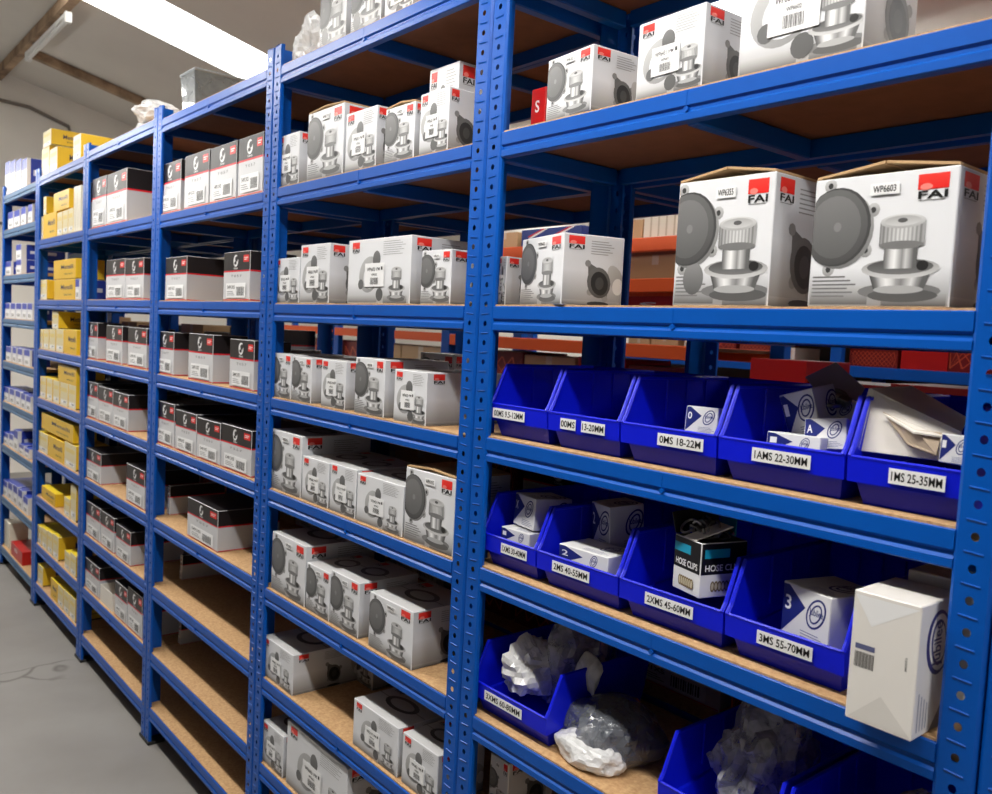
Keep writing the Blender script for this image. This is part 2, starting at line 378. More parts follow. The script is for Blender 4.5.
def build_belt(root, kind, w, d, h, hi, flaps):
    me = boxmesh(w, d, h, {'front': art_belt(w/h, hi), 'right': art_belt(d/h, hi, True), 'left': art_belt(d/h, hi, True)}, base=lin(208, 208, 210), side=lin(188, 190, 196), top=lin(28, 25, 28))
    link('carton', me, M['print'], root)
    a = Art(1.8); a.text('5491XS', .06, .6, .4, .25, lin(70), 2); a.lines(.06, .45, .4, 3, .12, lin(130), .04, 2); a.barcode(.55, .14, .38, .6, 2, 12)
    sticker(root, w*.14, h*.06, w*.74, h*.3, a)
def build_yellow(root, kind, w, d, h, hi, flaps):
    Y = lin(226, 186, 44); a = Art(w/h); a.rect(0, 0, 1, .3, lin(232, 226, 205), 1); a.rect(.15, .12, .85, .25, lin(250), 2); a.barcode(.45, .14, .35, .09, 3, 8)
    a.rect(.1, .62, .9, .8, lin(228, 205, 120), 1)
    s = Art(d/h); s.text('Metelli', .38, .45, .5, .26, lin(30, 34, 90), 2); s.text('SPARE PARTS', .5, .25, .36, .08, lin(40), 2); s.rect(0, 0, 1, .06, lin(60, 60, 40), 1)
    me = boxmesh(w, d, h, {'front': a, 'right': s}, base=lin(226, 212, 168), side=Y, top=lin(244, 214, 50))
    link('carton', me, M['print'], root)
def build_yfront(root, kind, w, d, h, hi, flaps):
    Y = lin(228, 184, 40); s = Art(w/h); s.text('Metelli', .35, .5, .55, .22, lin(30, 34, 90), 2); s.text('SPARE PARTS', .5, .2, .36, .08, lin(40), 2)
    me = boxmesh(w, d, h, {'front': s}, base=Y, side=Y, top=lin(246, 214, 50)); link('carton', me, M['print'], root)
def build_bluebox(root, kind, w, d, h, hi, flaps):
    a = Art(w/h); a.rect(0, .62, 1, 1, lin(36, 60, 168), 1); a.rect(.1, .08, .9, .5, lin(240), 2); a.barcode(.2, .14, .6, .2, 3, 8)
    s = Art(d/h); s.rect(0, 0, .12, 1, lin(225), 1); s.rect(.2, .4, .8, .6, lin(200, 206, 225), 2)
    me = boxmesh(w, d, h, {'front': a, 'right': s}, base=lin(222, 222, 226), side=lin(30, 56, 160), top=lin(34, 60, 165)); link('carton', me, M['print'], root)
def build_redbox(root, kind, w, d, h, hi, flaps):
    a = Art(w/h); a.rect(.1, .3, .9, .36, lin(120, 20, 18), 1); s = Art(d/h); s.text('S', .3, .5, .3, .25, lin(220), 1)
    me = boxmesh(w, d, h, {'front': s, 'right': s}, base=lin(186, 26, 24)); link('carton', me, M['print'], root)
def build_lattice(root, kind, w, d, h, hi, flaps):
    a = Art(w/h); n = max(3, int(4*w/h))
    for k in range(-3, n+3):
        for s in (1, -1):
            x0 = k/n; x1 = x0+s*3/n; a.poly([(x0, .1), (x0+.05/n*3, .1), (x1+.05/n*3, .9), (x1, .9)], lin(200, 90, 60), 1 if s > 0 else 2)
    me = boxmesh(w, d, h, {'front': a}, base=lin(120, 24, 22), top=lin(110, 60, 50)); link('carton', me, M['print'], root)
def build_brown(root, kind, w, d, h, hi, flaps):
    link('carton', boxmesh(w, d, h, {}, base=lin(196, 160, 116)), M['print'], root)
    obj('packing_tape', nb(w*.44, w*.56, -.0008, .0002, h*.6, h-.001), M['tape'], root)
def build_cream(root, kind, w, d, h, hi, flaps):
    a = Art(w/h)
    for k in range(6): a.rect(.12+k*.14, .1, .15+k*.14, .9, lin(196, 186, 160), 1)
    link('carton', boxmesh(w, d, h, {'front': a}, base=lin(232, 226, 208)), M['print'], root)
def build_union(root, kind, w, d, h, hi, flaps):
    a = Art(w/h); a.rect(0, 0, 1, 1, lin(22, 48, 130), 1)
    for x in (.12, .56):
        a.poly([(x, .5), (x+.06, .5), (x+.34, .98), (x+.26, .98)], lin(235), 2); a.poly([(x, .62), (x, .54), (x+.3, .98), (x+.24, .98)], lin(200, 30, 40), 3)
        a.ell(x+.17, .1, .32, .36, lin(232), 4, 18)
    link('carton', boxmesh(w, d, h, {'front': a}, base=lin(22, 48, 130)), M['print'], root)
def clip_art(asp, num, sm=False):
    a = Art(asp); nv = lin(34, 44, 118)
    if num: a.poly([(0, .08), (0, .96), (.14, .97), (.5, .66)], nv, 1); a.text(num, .07, .52, .13*max(1, .5*len(num)), .26, lin(240), 3)
    cx = .72
    a.ell(cx, .62, .2, .3, nv, 1, 22, rot=-.5); a.ell(cx, .62, .165, .26, W_, 2, 20, rot=-.5); a.ell(cx, .62, .12, .2, nv, 3, 18, rot=-.5); a.ell(cx, .62, .09, .165, W_, 4, 16, rot=-.5)
    a.text('Jubilee', cx-.15/asp, .55, .32/asp, .16, nv, 5); a.lines(.42, .25, .5, 4, .05, lin(120, 124, 160), .014, 1)
    return a
def build_clip(root, num, w, d, h, hi, flaps):
    me = boxmesh(w, d, h, {'front': clip_art(w/h, num), 'right': clip_art(d/h, ''), 'top': clip_art(w/d, '')}, base=lin(228, 228, 228)); link('carton', me, M['print'], root)
BUILD = {'A': build_pump, 'B': build_pump, 'G': build_belt, 'Y': build_yellow, 'YF': build_yfront, 'U': build_bluebox, 'R': build_redbox, 'L': build_lattice, 'N': build_brown, 'W': build_cream, 'K': build_union}
LOOK = {'A': ('water_pump_box', 'white pump box with dark pulley picture'), 'B': ('water_pump_box', 'white pump box with barcode label'), 'G': ('belt_kit_box', 'black and white belt kit box'),
        'Y': ('car_parts_box', 'yellow parts box with pale end'), 'YF': ('car_parts_box', 'yellow parts box with dark lettering'), 'U': ('filter_box', 'blue and white parts box'), 'R': ('small_red_box', 'red box'),
        'L': ('patterned_carton', 'dark red lattice-patterned carton'), 'N': ('brown_carton', 'plain brown carton'), 'W': ('white_carton', 'cream carton with vertical stripes'), 'K': ('striped_carton', 'blue carton with red and white stripes')}
CATG = {k: 'box' for k in LOOK}
ORD = ['first', 'second', 'third', 'fourth', 'fifth', 'sixth', 'seventh', 'eighth', 'ninth', 'tenth']
BAYN = {-2: 'far left bay', -1: 'fifth bay from right', 0: 'fourth bay from right', 1: 'third bay from right', 2: 'middle bay', 3: 'right-hand bay'}
SHN = ['top shelf', 'second shelf', 'third shelf', 'fourth shelf', 'fifth shelf', 'sixth shelf', 'seventh shelf', 'eighth shelf', 'bottom shelf']

# ------------------------------------------------------------------ levels (top edge of the front beams)
LV = {-2: [2.1622, 1.9642, 1.7044, 1.4589, 1.2126, .9758, .7226, .4164, .1142],
      -1: [2.1748, 1.863, 1.5662, 1.3218, 1.076, .8041, .5745, .3285, .1234], 0: [2.1845, 1.8598, 1.5669, 1.3182, 1.0696, .8094, .5679, .333, .1232],
      1: [2.1719, 1.854, 1.5635, 1.3142, 1.0741, .8122, .571, .3328, .1343], 2: [2.1643, 1.8557, 1.558, 1.3122, 1.0702, .8025, .5568, .3207, .127],
      3: [2.1739, 1.8649, 1.5582, 1.3202, 1.0797, .7981, .5675, .3287, .127]}
LV[4] = LV[3]
BW, DEP = .9, .33
DECK = .003

# ------------------------------------------------------------------ room
XW, XE, YF_, YB = -5.0, 7.5, -4.2, 4.6
RZ = lambda y: 3.763-.2384*y if y > -1.6 else 3.763+.2384*1.6-.2384*(-1.6-y)
bm = nb(XW, XE, YF_, YB, -.1, 0); struct('floor', bm, M['floor'])
def gable(x0, x1, name):
    bm = bmesh.new(); prof = [(YF_, 0), (YB, 0), (YB, RZ(YB)), (-1.6, RZ(-1.6)), (YF_, RZ(YF_))]
    prism(bm, prof, x0, x1); struct(name, bm, M['wall'])
gable(XW-.1, XW, 'wall_left'); gable(XE, XE+.1, 'wall_right')
struct('wall_back', nb(XW-.1, XE+.1, YB, YB+.1, 0, RZ(YB)+.02), M['wall']); struct('wall_front', nb(XW-.1, XE+.1, YF_-.1, YF_, 0, RZ(YF_)+.02), M['shade'])
# roof in strips, the gaps filled by translucent roof lights
SKY = [(-2.51, -1.87), (1.0, 1.64), (4.4, 5.04)]
xs = [XW-.1]+[v for s in SKY for v in s]+[XE+.1]
bm = bmesh.new(); bl = []
for i in range(len(xs)-1):
    front = [(-1.6, RZ(-1.6)), (YF_-.1, RZ(YF_-.1)), (YF_-.1, RZ(YF_-.1)+.06), (-1.6, RZ(-1.6)+.06)]
    back = [(YB+.1, RZ(YB+.1)), (-1.6, RZ(-1.6)), (-1.6, RZ(-1.6)+.06), (YB+.1, RZ(YB+.1)+.06)]
    tgt = bm if i % 2 == 0 else bmesh.new()
    prism(bm, front, xs[i], xs[i+1]); prism(tgt, back, xs[i], xs[i+1])
    if i % 2: bl.append(tgt)
struct('ceiling', bm, M['ceil'])
for i, b in enumerate(bl): struct('window_%d' % (i+1), b, M['sky'])
# roof timbers
def beamx(y, x0, x1, hgt=.1, dep=.07, name='roof_purlin', label=''):
    z = RZ(y)-.002; o = obj(name, nb(x0, x1, y-dep/2, y+dep/2, z-hgt-.02, z-.012), M['rust']); tag(o, label, 'beam'); return o
beamx(.5, XW+.001, XE-.001, .07, .06, label='weathered timber purlin running along roof above the shelving')
bm = bmesh.new(); y0, y1 = .56, YB-.01
A = [bm.verts.new((x, y, z)) for x in (-4.04, -3.97) for (y, z) in ((y0, RZ(y0)-.07), (y1, RZ(y1)-.07), (y1, RZ(y1)-.004), (y0, RZ(y0)-.004))]
for q in ((0, 1, 2, 3), (4, 5, 6, 7), (0, 1, 5, 4), (2, 3, 7, 6), (1, 2, 6, 5), (0, 3, 7, 4)): bm.faces.new([A[i] for i in q])
tag(obj('roof_rafter', bm, M['rust']), 'sloping brown rafter near the left gable wall', 'beam')
bm = bmesh.new(); p = [(XW+.03, .45, 3.38), (XW+.03, .75, 3.36), (XW+.03, 1.08, 3.25), (XW+.03, 1.12, 3.1), (XW+.03, 1.12, 1.2)]
tube(bm, p, .016); tag(obj('wall_conduit', bm, M['pipe']), 'thin dark conduit running across and down the left wall', 'pipe')
bm = bmesh.new(); tube(bm, [(XW+.03, .0, 2.32), (XW+.03, .7, 2.28), (XW+.03, 1.3, 2.2)], .012); tag(obj('wall_cable', bm, M['pipe']), 'low cable sagging across left wall above blue boxes', 'cable')

def batten(loc, L, label, lit=True, cat='lamp'):
    t = empty('fluorescent_batten', label, cat, loc, group='fluorescent battens under the roof')
    obj('housing', nb(-L/2, L/2, -.02, .02, .018, .05, bev=.004), M['white'], t)
    bm = bmesh.new(); tube(bm, [(-L/2+.03, 0, 0), (L/2-.03, 0, 0)], .014, 10); obj('tube_lamp', bm, M['tube'] if lit else M['white'], t)
    for s in (-1, 1): obj('end_cap', nb(s*L/2-.02, s*L/2+.02, -.022, .022, -.02, .052, bev=.004), M['white'], t)
    for s in (-.7, .7):
        b = bmesh.new(); tube(b, [(s*L/2, 0, .048), (s*L/2, 0, RZ(loc[1])-loc[2]-.005)], .008, 6); obj('hanger', b, M['pipe'], t)
    return t
for i, p in enumerate(BATTENS): batten(p, 1.5, 'white fluorescent batten over the aisle, %s from the left wall' % ORD[i])
for i, p in enumerate([(-1.5, 2.9, 2.75), (1.5, 2.9, 2.75), (4.2, 2.9, 2.75)]): batten(p, 1.5, 'white fluorescent batten behind the shelving, %s from left' % ORD[i])
pa = at(66, 18, 2, 3.48); pb = at(30, 58, 2, 3.48)
batten(((pa.x+pb.x)/2, (pa.y+pb.y)/2, 3.47), abs(pa.x-pb.x), 'unlit white fluorescent batten hanging near left gable wall', lit=False)

# ------------------------------------------------------------------ shelving
POST_H = 2.215
def post_mesh():
    """angle post, corner at x=0,y=0; front flange towards +x, side flange towards +y"""
    bm = bmesh.new(); wf = .043; x0, x1 = .004, .039; pitch = .035; n = int(POST_H/pitch); z = .0
    def q(*p): bm.faces.new([bm.verts.new(v) for v in p])
    zt = POST_H
    # bends
    q((0, .004, 0), (x0, 0, 0), (x0, 0, zt), (0, .004, zt)); q((x1, 0, 0), (wf, .003, 0), (wf, .003, zt), (x1, 0, zt)); q((wf, .003, 0), (wf, .009, 0), (wf, .009, zt), (wf, .003, zt))
    q((0, .004, 0), (0, .052, 0), (0, .052, zt), (0, .004, zt))
    xc = .0215
    for k in range(n):
        za, zb = k*pitch, (k+1)*pitch if k < n-1 else zt; zc = k*pitch+pitch/2; r = .0046
        ring = [bm.verts.new((xc+r*math.cos(a), 0, zc+r*1.1*math.sin(a))) for a in [math.pi/4*j for j in range(8)]]
        o = [bm.verts.new(v) for v in ((x1, 0, zc), (x1, 0, zb), (xc, 0, zb), (x0, 0, zb), (x0, 0, zc), (x0, 0, za), (xc, 0, za), (x1, 0, za))]
        for j in range(8): bm.faces.new((ring[j], o[j], o[(j+1) % 8], ring[(j+1) % 8]))
        # lanced slot
        q((xc-.010, -.0002, zb-.003), (xc+.010, -.0002, zb-.0015), (xc+.010, -.0016, zb+.001), (xc-.010, -.0016, zb-.0005))
        q((xc-.010, -.0016, zb-.0005), (xc+.010, -.0016, zb+.001), (xc+.010, -.0002, zb+.002), (xc-.010, -.0002, zb+.0005))
    bmesh.ops.remove_doubles(bm, verts=bm.verts, dist=.00005)
    me = bpy.data.meshes.new('post'); bm.to_mesh(me); bm.free(); me.materials.append(M['blue']); return me
PM = post_mesh()
def post_variant(sx, sy):
    me = PM.copy()
    for v in me.vertices: v.co.x *= sx; v.co.y *= sy
    if sx*sy < 0: me.flip_normals()
    return me
PMV = {(a, b): post_variant(a, b) for a in (1, -1) for b in (1, -1)}
LB = BW-.09+.002
bm = bmesh.new()
prof = [(.004, 0), (.0012, 0), (0, -.0012), (0, -.022), (.0035, -.0255), (.0035, -.0295), (0, -.033), (0, -.0425), (.0015, -.044), (.016, -.044), (.016, -.015), (.004, -.015)]
prism(bm, prof, -LB/2, LB/2); tube(bm, [(0, -.0012, -.0275), (0, .004, -.0275)], .004, 8); tube(bm, [(0, -.0001, -.001), (0, -.0001, -.024)], .0006, 4)
bmesh.ops.recalc_face_normals(bm, faces=bm.faces)
BM = bpy.data.meshes.new('beam'); bm.to_mesh(BM); bm.free(); BM.materials.append(M['blue'])
BMB = BM.copy()
for v in BMB.vertices: v.co.y *= -1
BMB.flip_normals()
bm = nb(-BW/2+.006, BW/2-.006, .0045, DEP-.0045, -.0135, DECK)
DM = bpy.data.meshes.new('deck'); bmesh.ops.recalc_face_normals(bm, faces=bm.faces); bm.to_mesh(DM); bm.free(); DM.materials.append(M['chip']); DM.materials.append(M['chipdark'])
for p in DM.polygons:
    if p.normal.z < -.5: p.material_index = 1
bm = nb(-.011, .011, .018, DEP-.018, -.046, -.0145, bev=.002); bmesh.ops.recalc_face_normals(bm, faces=bm.faces)
XM = bpy.data.meshes.new('crossbar'); bm.to_mesh(XM); bm.free(); XM.materials.append(M['blue'])
bm = nb(-.001, .048, -.004, .056, 0, .012, bev=.002); bmesh.ops.recalc_face_normals(bm, faces=bm.faces)
FM = bpy.data.meshes.new('foot'); bm.to_mesh(FM); bm.free(); FM.materials.append(M['black'])
def raw(name, me, parent, loc):
    o = bpy.data.objects.new(name, me); C.objects.link(o); o.parent = parent; o.location = loc; return o
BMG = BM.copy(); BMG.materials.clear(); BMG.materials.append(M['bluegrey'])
def bay(b, y=0, label='', levels=None, grp='blue boltless shelving bays', skip=()):
    t = empty('shelving_bay', label, 'shelving', (b*BW+BW/2, y, 0), group=grp)
    for sx in (1, -1):
        for sy in (1, -1):
            X = -sx*(BW/2-.0012); Y = 0 if sy == 1 else DEP
            p = raw('post', PMV[(sx, sy)], t, (X, Y, .004))
            f = raw('foot', FM, p, (0, 0, -.004)); f.scale = (sx, sy, 1)
    for i, z in enumerate(levels or LV[b]):
        if i in skip: continue
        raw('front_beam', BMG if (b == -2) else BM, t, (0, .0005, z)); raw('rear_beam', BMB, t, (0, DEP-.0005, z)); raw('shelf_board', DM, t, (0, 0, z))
        for x in (-BW/2+.025, 0, BW/2-.025): raw('crossbar', XM, t, (x, 0, z))
    return t
bay(-2, 0, 'far left blue shelving bay with faded beams holding blue boxes')
bay(-1, 0, 'blue shelving bay holding the yellow parts boxes')
bay(0, 0, 'fourth blue shelving bay from right, nearly full of belt boxes')
bay(1, 0, 'third blue shelving bay from right, lower shelves empty')
bay(2, 0, 'middle blue shelving bay full of white pump boxes')
bay(3, 0, 'right-hand blue shelving bay holding plastic bins and big pump boxes')
bay(4, 0, 'blue shelving bay cut off by the right picture edge')
for b, l in ((-2, 'rear blue shelving bay behind the far left bay'), (-1, 'rear blue shelving bay behind the yellow box bay'), (0, 'rear blue shelving bay behind the belt box bay'), (1, 'rear blue shelving bay behind the bay with empty shelves'), (2, 'rear blue shelving bay seen behind the middle bay'), (3, 'rear blue shelving bay seen behind the right-hand bay')):
    bay(b, DEP+.02, l, levels=[2.174, 1.862, 1.33, 1.072, .80, .56, .33, .13], grp='rear row of blue shelving bays', skip=(0,) if b == 3 else ())

# ------------------------------------------------------------------ boxes on shelves
def place(kind, uL, uR, vt, dep, zb, y0=.012, yaw=0, h=None, label=None, group=None, hi=True, flaps=0, vb=None, num='3', roll=0, lim=None):
    if vb is not None:
        xg = 2.0
        for _ in range(4):
            xg = bis(lambda x: pix((x, y0, zb))[0]-uL, -4, 3.9); zb = bis(lambda z: vb-pix((xg, y0, z))[1], 0, 3)
    x0 = bis(lambda x: pix((x, y0, zb))[0]-uL, -4, 3.9)
    c, s = math.cos(yaw), math.sin(yaw)
    w = bis(lambda t: pix((x0+t*c, y0+t*s, zb))[0]-uR, 0.001, 1)
    if lim:
        e = x0+w; x0 = max(x0, lim[0]); e = min(max(e, x0+.02), lim[1]); w = e-x0 if not yaw else w
    if h is None: h = bis(lambda z: vt-pix((x0, y0, zb+z))[1], .01, .6)
    nm, look = LOOK[kind]
    root = empty(nm, label, CATG[kind], (x0, y0, zb), yaw, group)
    if roll: root.rotation_euler[1] = roll
    BUILD[kind](root, kind, w, dep, h, hi, flaps)
    return root, x0, w, h
def row(b, lv, items, hi=True, grp=None):
    z = LV[b][lv]+DECK+.0004; n1 = n2 = 0; kinds = {}
    for it in items:
        kind, uL, uR, vt, dep = it[:5]; o = dict(it[5]) if len(it) > 5 else {}
        up = 'vb' in o; lab = o.pop('label', None)
        back = o.pop('back', False)
        if lab is None:
            if up: s = '%s, %s of upper row' % (LOOK[kind][1], ORD[n2]); n2 += 1
            elif back: s = '%s, standing at back' % LOOK[kind][1]
            else: s = '%s, %s from left' % (LOOK[kind][1], ORD[n1]); n1 += 1
            lab = '%s, %s, %s' % (s, SHN[lv], BAYN[b])
        g = o.pop('group', None) or '%s boxes in the %s' % ({'A': 'water pump', 'B': 'water pump', 'G': 'belt kit', 'Y': 'yellow', 'YF': 'yellow', 'U': 'blue'}.get(kind, 'odd'), BAYN[b])
        place(kind, uL, uR, vt, dep, z, label=lab, group=g, hi=hi, lim=(b*BW+.008, (b+1)*BW-.008), **o)
D6 = R(-6)
# right-hand bay
row(3, 1, [('R', 529.5, 543.5, 90, .05, dict(y0=.07, label='small red box behind white pump boxes, second shelf, right-hand bay')),
           ('A', 545.5, 590, 61, .11, dict(yaw=D6, y0=.015)), ('B', 635, 701, 25, .12, dict(yaw=R(-3), y0=.015)), ('B', 737, 862, 0, .13, dict(y0=.015, h=.165))])
row(3, 2, [('B', 489, 493.5, 247, .085, dict(y0=.04, h=.09)), ('A', 519.5, 560.5, 240, .115, dict(yaw=R(-16), y0=.04)),
           ('A', 672, 767, 183.5, .13, dict(flaps=1, y0=.012)), ('A', 807, 948.5, 181, .15, dict(flaps=1, y0=.012))])
# middle bay
row(2, 0, [('A', 319, 345, 0, .15, dict(h=.16, y0=.03)), ('A', 350, 380, 0, .15, dict(h=.16, y0=.03)), ('B', 384, 412, 0, .15, dict(h=.12, y0=.03))])
row(2, 1, [('B', 276.9, 298, 137.5, .1, {}), ('A', 306.5, 342, 114.6, .17, dict(flaps=2)), ('B', 344.5, 375, 114.6, .07, {}), ('A', 384, 413, 110, .07, dict(flaps=2)),
           ('B', 418.5, 447, 95, .07, {}), ('B', 426, 455, 70.4, .12, dict(y0=.09, h=.205))])
row(2, 2, [('B', 273.7, 298.5, 259, .12, {}), ('B', 299.5, 328, 245.5, .12, {}), ('B', 347, 409, 241, .17, {}), ('A', 420, 449.5, 251, .12, dict(y0=.016))])
row(2, 3, [('A', 270.5, 290.3, 352.6, .15, {}), ('A', 291.3, 310.4, 356, .15, {}), ('B', 320.5, 344.3, 359, .15, {}), ('A', 354, 383, 357, .17, {}), ('B', 393, 425, 369, .2, {})])
row(2, 4, [('A', 268.7, 300, 428.4, .2, {}), ('B', 301.5, 327.4, 455.4, .2, {}), ('B', 329.4, 354.6, 462.5, .18, {}), ('B', 356, 401.5, 472.6, .15, {}), ('A', 403.5, 452.3, 466.5, .14, dict(flaps=2))])
row(2, 5, [('A', 271, 304, 531, .2, {}), ('A', 305.5, 328.5, 562, .16, {}), ('A', 329.5, 357.5, 569.6, .16, {}), ('A', 368, 411, 591, .16, {})])
row(2, 6, [('B', 262.5, 292, 635, .2, {}), ('B', 352.5, 396.5, 697.7, .14, {}), ('B', 401, 436, 731.6, .12, {})])
row(2, 7, [('B', 262, 282, 719.5, .12, {}), ('B', 285.6, 345, 719.5, .15, {})])
# dark grey-white boxes further back on the shelves of the middle bay
row(2, 3, [('A', 418, 452, 366, .07, dict(y0=.225, h=.14, back=True))])
row(2, 6, [('A', 352, 372, 690, .1, dict(y0=.2, h=.1, back=True))])
row(3, 6, [('A', 474, 506, 750, .12, dict(h=.12, y0=.08))])
# third bay: belt boxes
row(1, 1, [('G', 159, 180, 165.6, .2, {}), ('G', 184, 208, 157, .2, {}), ('G', 209.4, 235.5, 149, .2, {}), ('G', 237.5, 262, 139.6, .2, {})])
row(1, 2, [('G', 165, 186, 258, .14, {}), ('G', 223, 249, 253, .14, {})])
row(1, 3, [('G', 154.6, 173, 331, .11, {}), ('G', 188, 212, 333, .11, {}), ('G', 229, 253, 338.6, .11, {})])
row(1, 4, [('G', 156, 173.5, 400, .22, {}), ('G', 175, 195.5, 409, .22, {}), ('G', 196.5, 219.4, 417, .22, {}), ('G', 220.7, 250.5, 422.8, .22, {})])
row(1, 5, [('G', 151, 163, 478, .2, dict(y0=.06, h=.105)), ('G', 187, 217, 496.5, .2, {})])
row(1, 6, [('G', 140, 158, 540, .16, dict(y0=.11, h=.09))])
row(1, 7, [('G', 140, 158, 610, .16, dict(y0=.11, h=.09))])
row(0, 1, [('G', 80.5, 90, 183, .1, {}), ('G', 91.7, 105.4, 180, .2, {}), ('G', 106.4, 126, 175, .2, {})])
row(0, 2, [('YF', 90.6, 105, 262, .08, dict(y0=.2)), ('G', 105.8, 124.3, 260.5, .12, {}), ('G', 125, 143, 259.5, .12, {})])
row(0, 3, [('G', 83.6, 97, 322, .1, {}), ('G', 105.8, 121.6, 325, .1, {}), ('G', 127.6, 146, 327, .1, {})])
row(0, 4, [('G', 82.9, 97, 380.4, .2, {}), ('G', 98, 112.3, 385.7, .2, {}), ('G', 112.8, 127.6, 391, .2, {})])
row(0, 5, [('G', 85.7, 100.5, 447, .2, {}), ('G', 126, 144, 463, .2, {})])
row(0, 6, [('G', 86, 99.5, 500, .2, {}), ('G', 100.5, 113.5, 510, .2, {}), ('G', 115.6, 130, 523, .2, {})])
row(0, 7, [('G', 85, 98.8, 556.7, .2, {}), ('G', 114.5, 126.6, 580, .2, {}), ('G', 127.3, 141.5, 586, .2, {})])
# fifth bay: yellow boxes
row(-1, 0, [('Y', 41.6, 49, 150, .14, {}), ('Y', 49.5, 57, 150, .14, {}), ('Y', 43, 51, 133, .14, dict(vb=149)), ('Y', 73, 80.5, 137, .26, {})], hi=False)
row(-1, 1, [('Y', 37, 43, 217, .1, {}), ('YF', 43.6, 56, 215, .1, {}), ('Y', 57, 62, 213, .1, {}), ('Y', 62.6, 67.5, 211, .1, {}), ('Y', 68, 72.8, 209, .1, {}), ('W', 73.3, 76.3, 187, .12, {}), ('W', 76.8, 80, 186, .12, {}),
            ('Y', 43.5, 46, 197, .12, dict(vb=215)), ('YF', 53.5, 69, 194, .1, dict(vb=212.5))], hi=False)
row(-1, 2, [('Y', 37.8, 46.6, 280, .12, {}), ('YF', 54, 74.5, 280, .12, {}), ('U', 75.2, 79, 279, .12, {}), ('YF', 53.6, 75.6, 261, .12, dict(vb=279.5))], hi=False)
row(-1, 3, [('Y', 37.5, 42.5, 329, .12, {}), ('Y', 43.3, 48.5, 329, .12, {}), ('Y', 49.2, 55, 329, .12, {}), ('Y', 56, 63, 329, .12, {}), ('YF', 64, 76.5, 329, .12, {}), ('Y', 52, 58, 311, .14, dict(vb=328.5))], hi=False)
row(-1, 4, [('Y', 40, 45.5, 376, .12, {}), ('Y', 46.5, 52, 377.5, .12, {}), ('Y', 53, 59, 380, .12, {}), ('Y', 60, 67.5, 382, .12, {}), ('Y', 68.3, 75.5, 384, .12, {}), ('YF', 58, 76, 364, .12, dict(vb=381))], hi=False)
row(-1, 5, [('Y', 37, 47.5, 430, .14, {}), ('YF', 48.3, 63.5, 435, .1, {}), ('Y', 64.3, 75.6, 441, .14, {}), ('YF', 41.6, 73, 412, .1, dict(vb=428))], hi=False)
row(-1, 6, [('YF', 41.6, 55, 485, .16, {}), ('Y', 64, 69.5, 496, .14, {}), ('Y', 70.2, 75.5, 484, .14, {})], hi=False)
row(-1, 7, [('Y', 37, 41.3, 524, .2, {}), ('Y', 41.9, 46.6, 527, .2, {}), ('Y', 47.2, 52, 530, .2, {}), ('Y', 52.6, 58, 533, .2, {}), ('Y', 64.5, 69.5, 550, .1, {}), ('Y', 70, 75.5, 552, .1, {})], hi=False)
row(-1, 8, [('Y', 37.5, 42.5, 563, .16, {}), ('YF', 50.5, 57, 577, .12, {}), ('Y', 57.6, 62.8, 584, .14, {}), ('Y', 63.4, 68.6, 589, .14, {}), ('Y', 69.2, 75, 594, .14, {})], hi=False)
# far left bay: blue boxes
row(-2, 0, [('U', 4, 9.5, 163, .16, {}), ('U', 10, 15, 162, .16, {}), ('U', 16, 21, 161, .16, {}), ('U', 22, 26.5, 160, .16, {})], hi=False)
row(-2, 1, [('U', 8, 13, 213, .1, {}), ('U', 14, 19.5, 211, .1, {}), ('U', 21, 25.5, 208, .1, {}), ('U', 28, 32, 205, .1, {})], hi=False)
row(-2, 2, [('U', 5, 11, 262, .1, {}), ('U', 16, 21, 260, .22, {}), ('U', 16, 21, 245, .22, dict(vb=260))], hi=False)
row(-2, 3, [('U', 5, 9.5, 303, .1, {}), ('U', 10.5, 15, 303, .1, {}), ('U', 16, 21, 303, .1, {}), ('U', 22, 26.5, 303, .1, {}), ('U', 27.3, 32, 303, .1, {})], hi=False)
row(-2, 4, [('U', 6, 11, 346, .1, {}), ('U', 12.5, 16, 347, .1, {}), ('U', 17.5, 22, 348, .1, {}), ('U', 24, 29.5, 349, .1, {})], hi=False)
row(-2, 5, [('U', 3.5, 8.5, 386, .12, {}), ('U', 9.5, 14, 388, .12, {}), ('U', 15.5, 20, 390, .12, {}), ('U', 21, 25, 393, .12, {}), ('U', 26, 30.5, 395, .12, {})], hi=False)
row(-2, 6, [('U', 3, 8, 431, .16, {}), ('U', 9, 13, 433, .16, {}), ('U', 19, 23.5, 443, .16, {}), ('U', 13.6, 17.6, 429, .16, {}), ('U', 24.5, 29, 447, .16, {})], hi=False)
row(-2, 7, [('U', 3, 7, 479, .18, {}), ('U', 8, 12, 481, .18, {}), ('U', 13, 17, 484, .18, {}), ('U', 18, 22, 488, .18, {}), ('U', 23, 27.5, 495, .18, {})], hi=False)
row(-2, 8, [('W', 4, 9, 519, .1, dict(y0=.02)), ('R', 11, 22, 541, .14, dict(label='red box on bottom shelf of far left bay'))], hi=False)
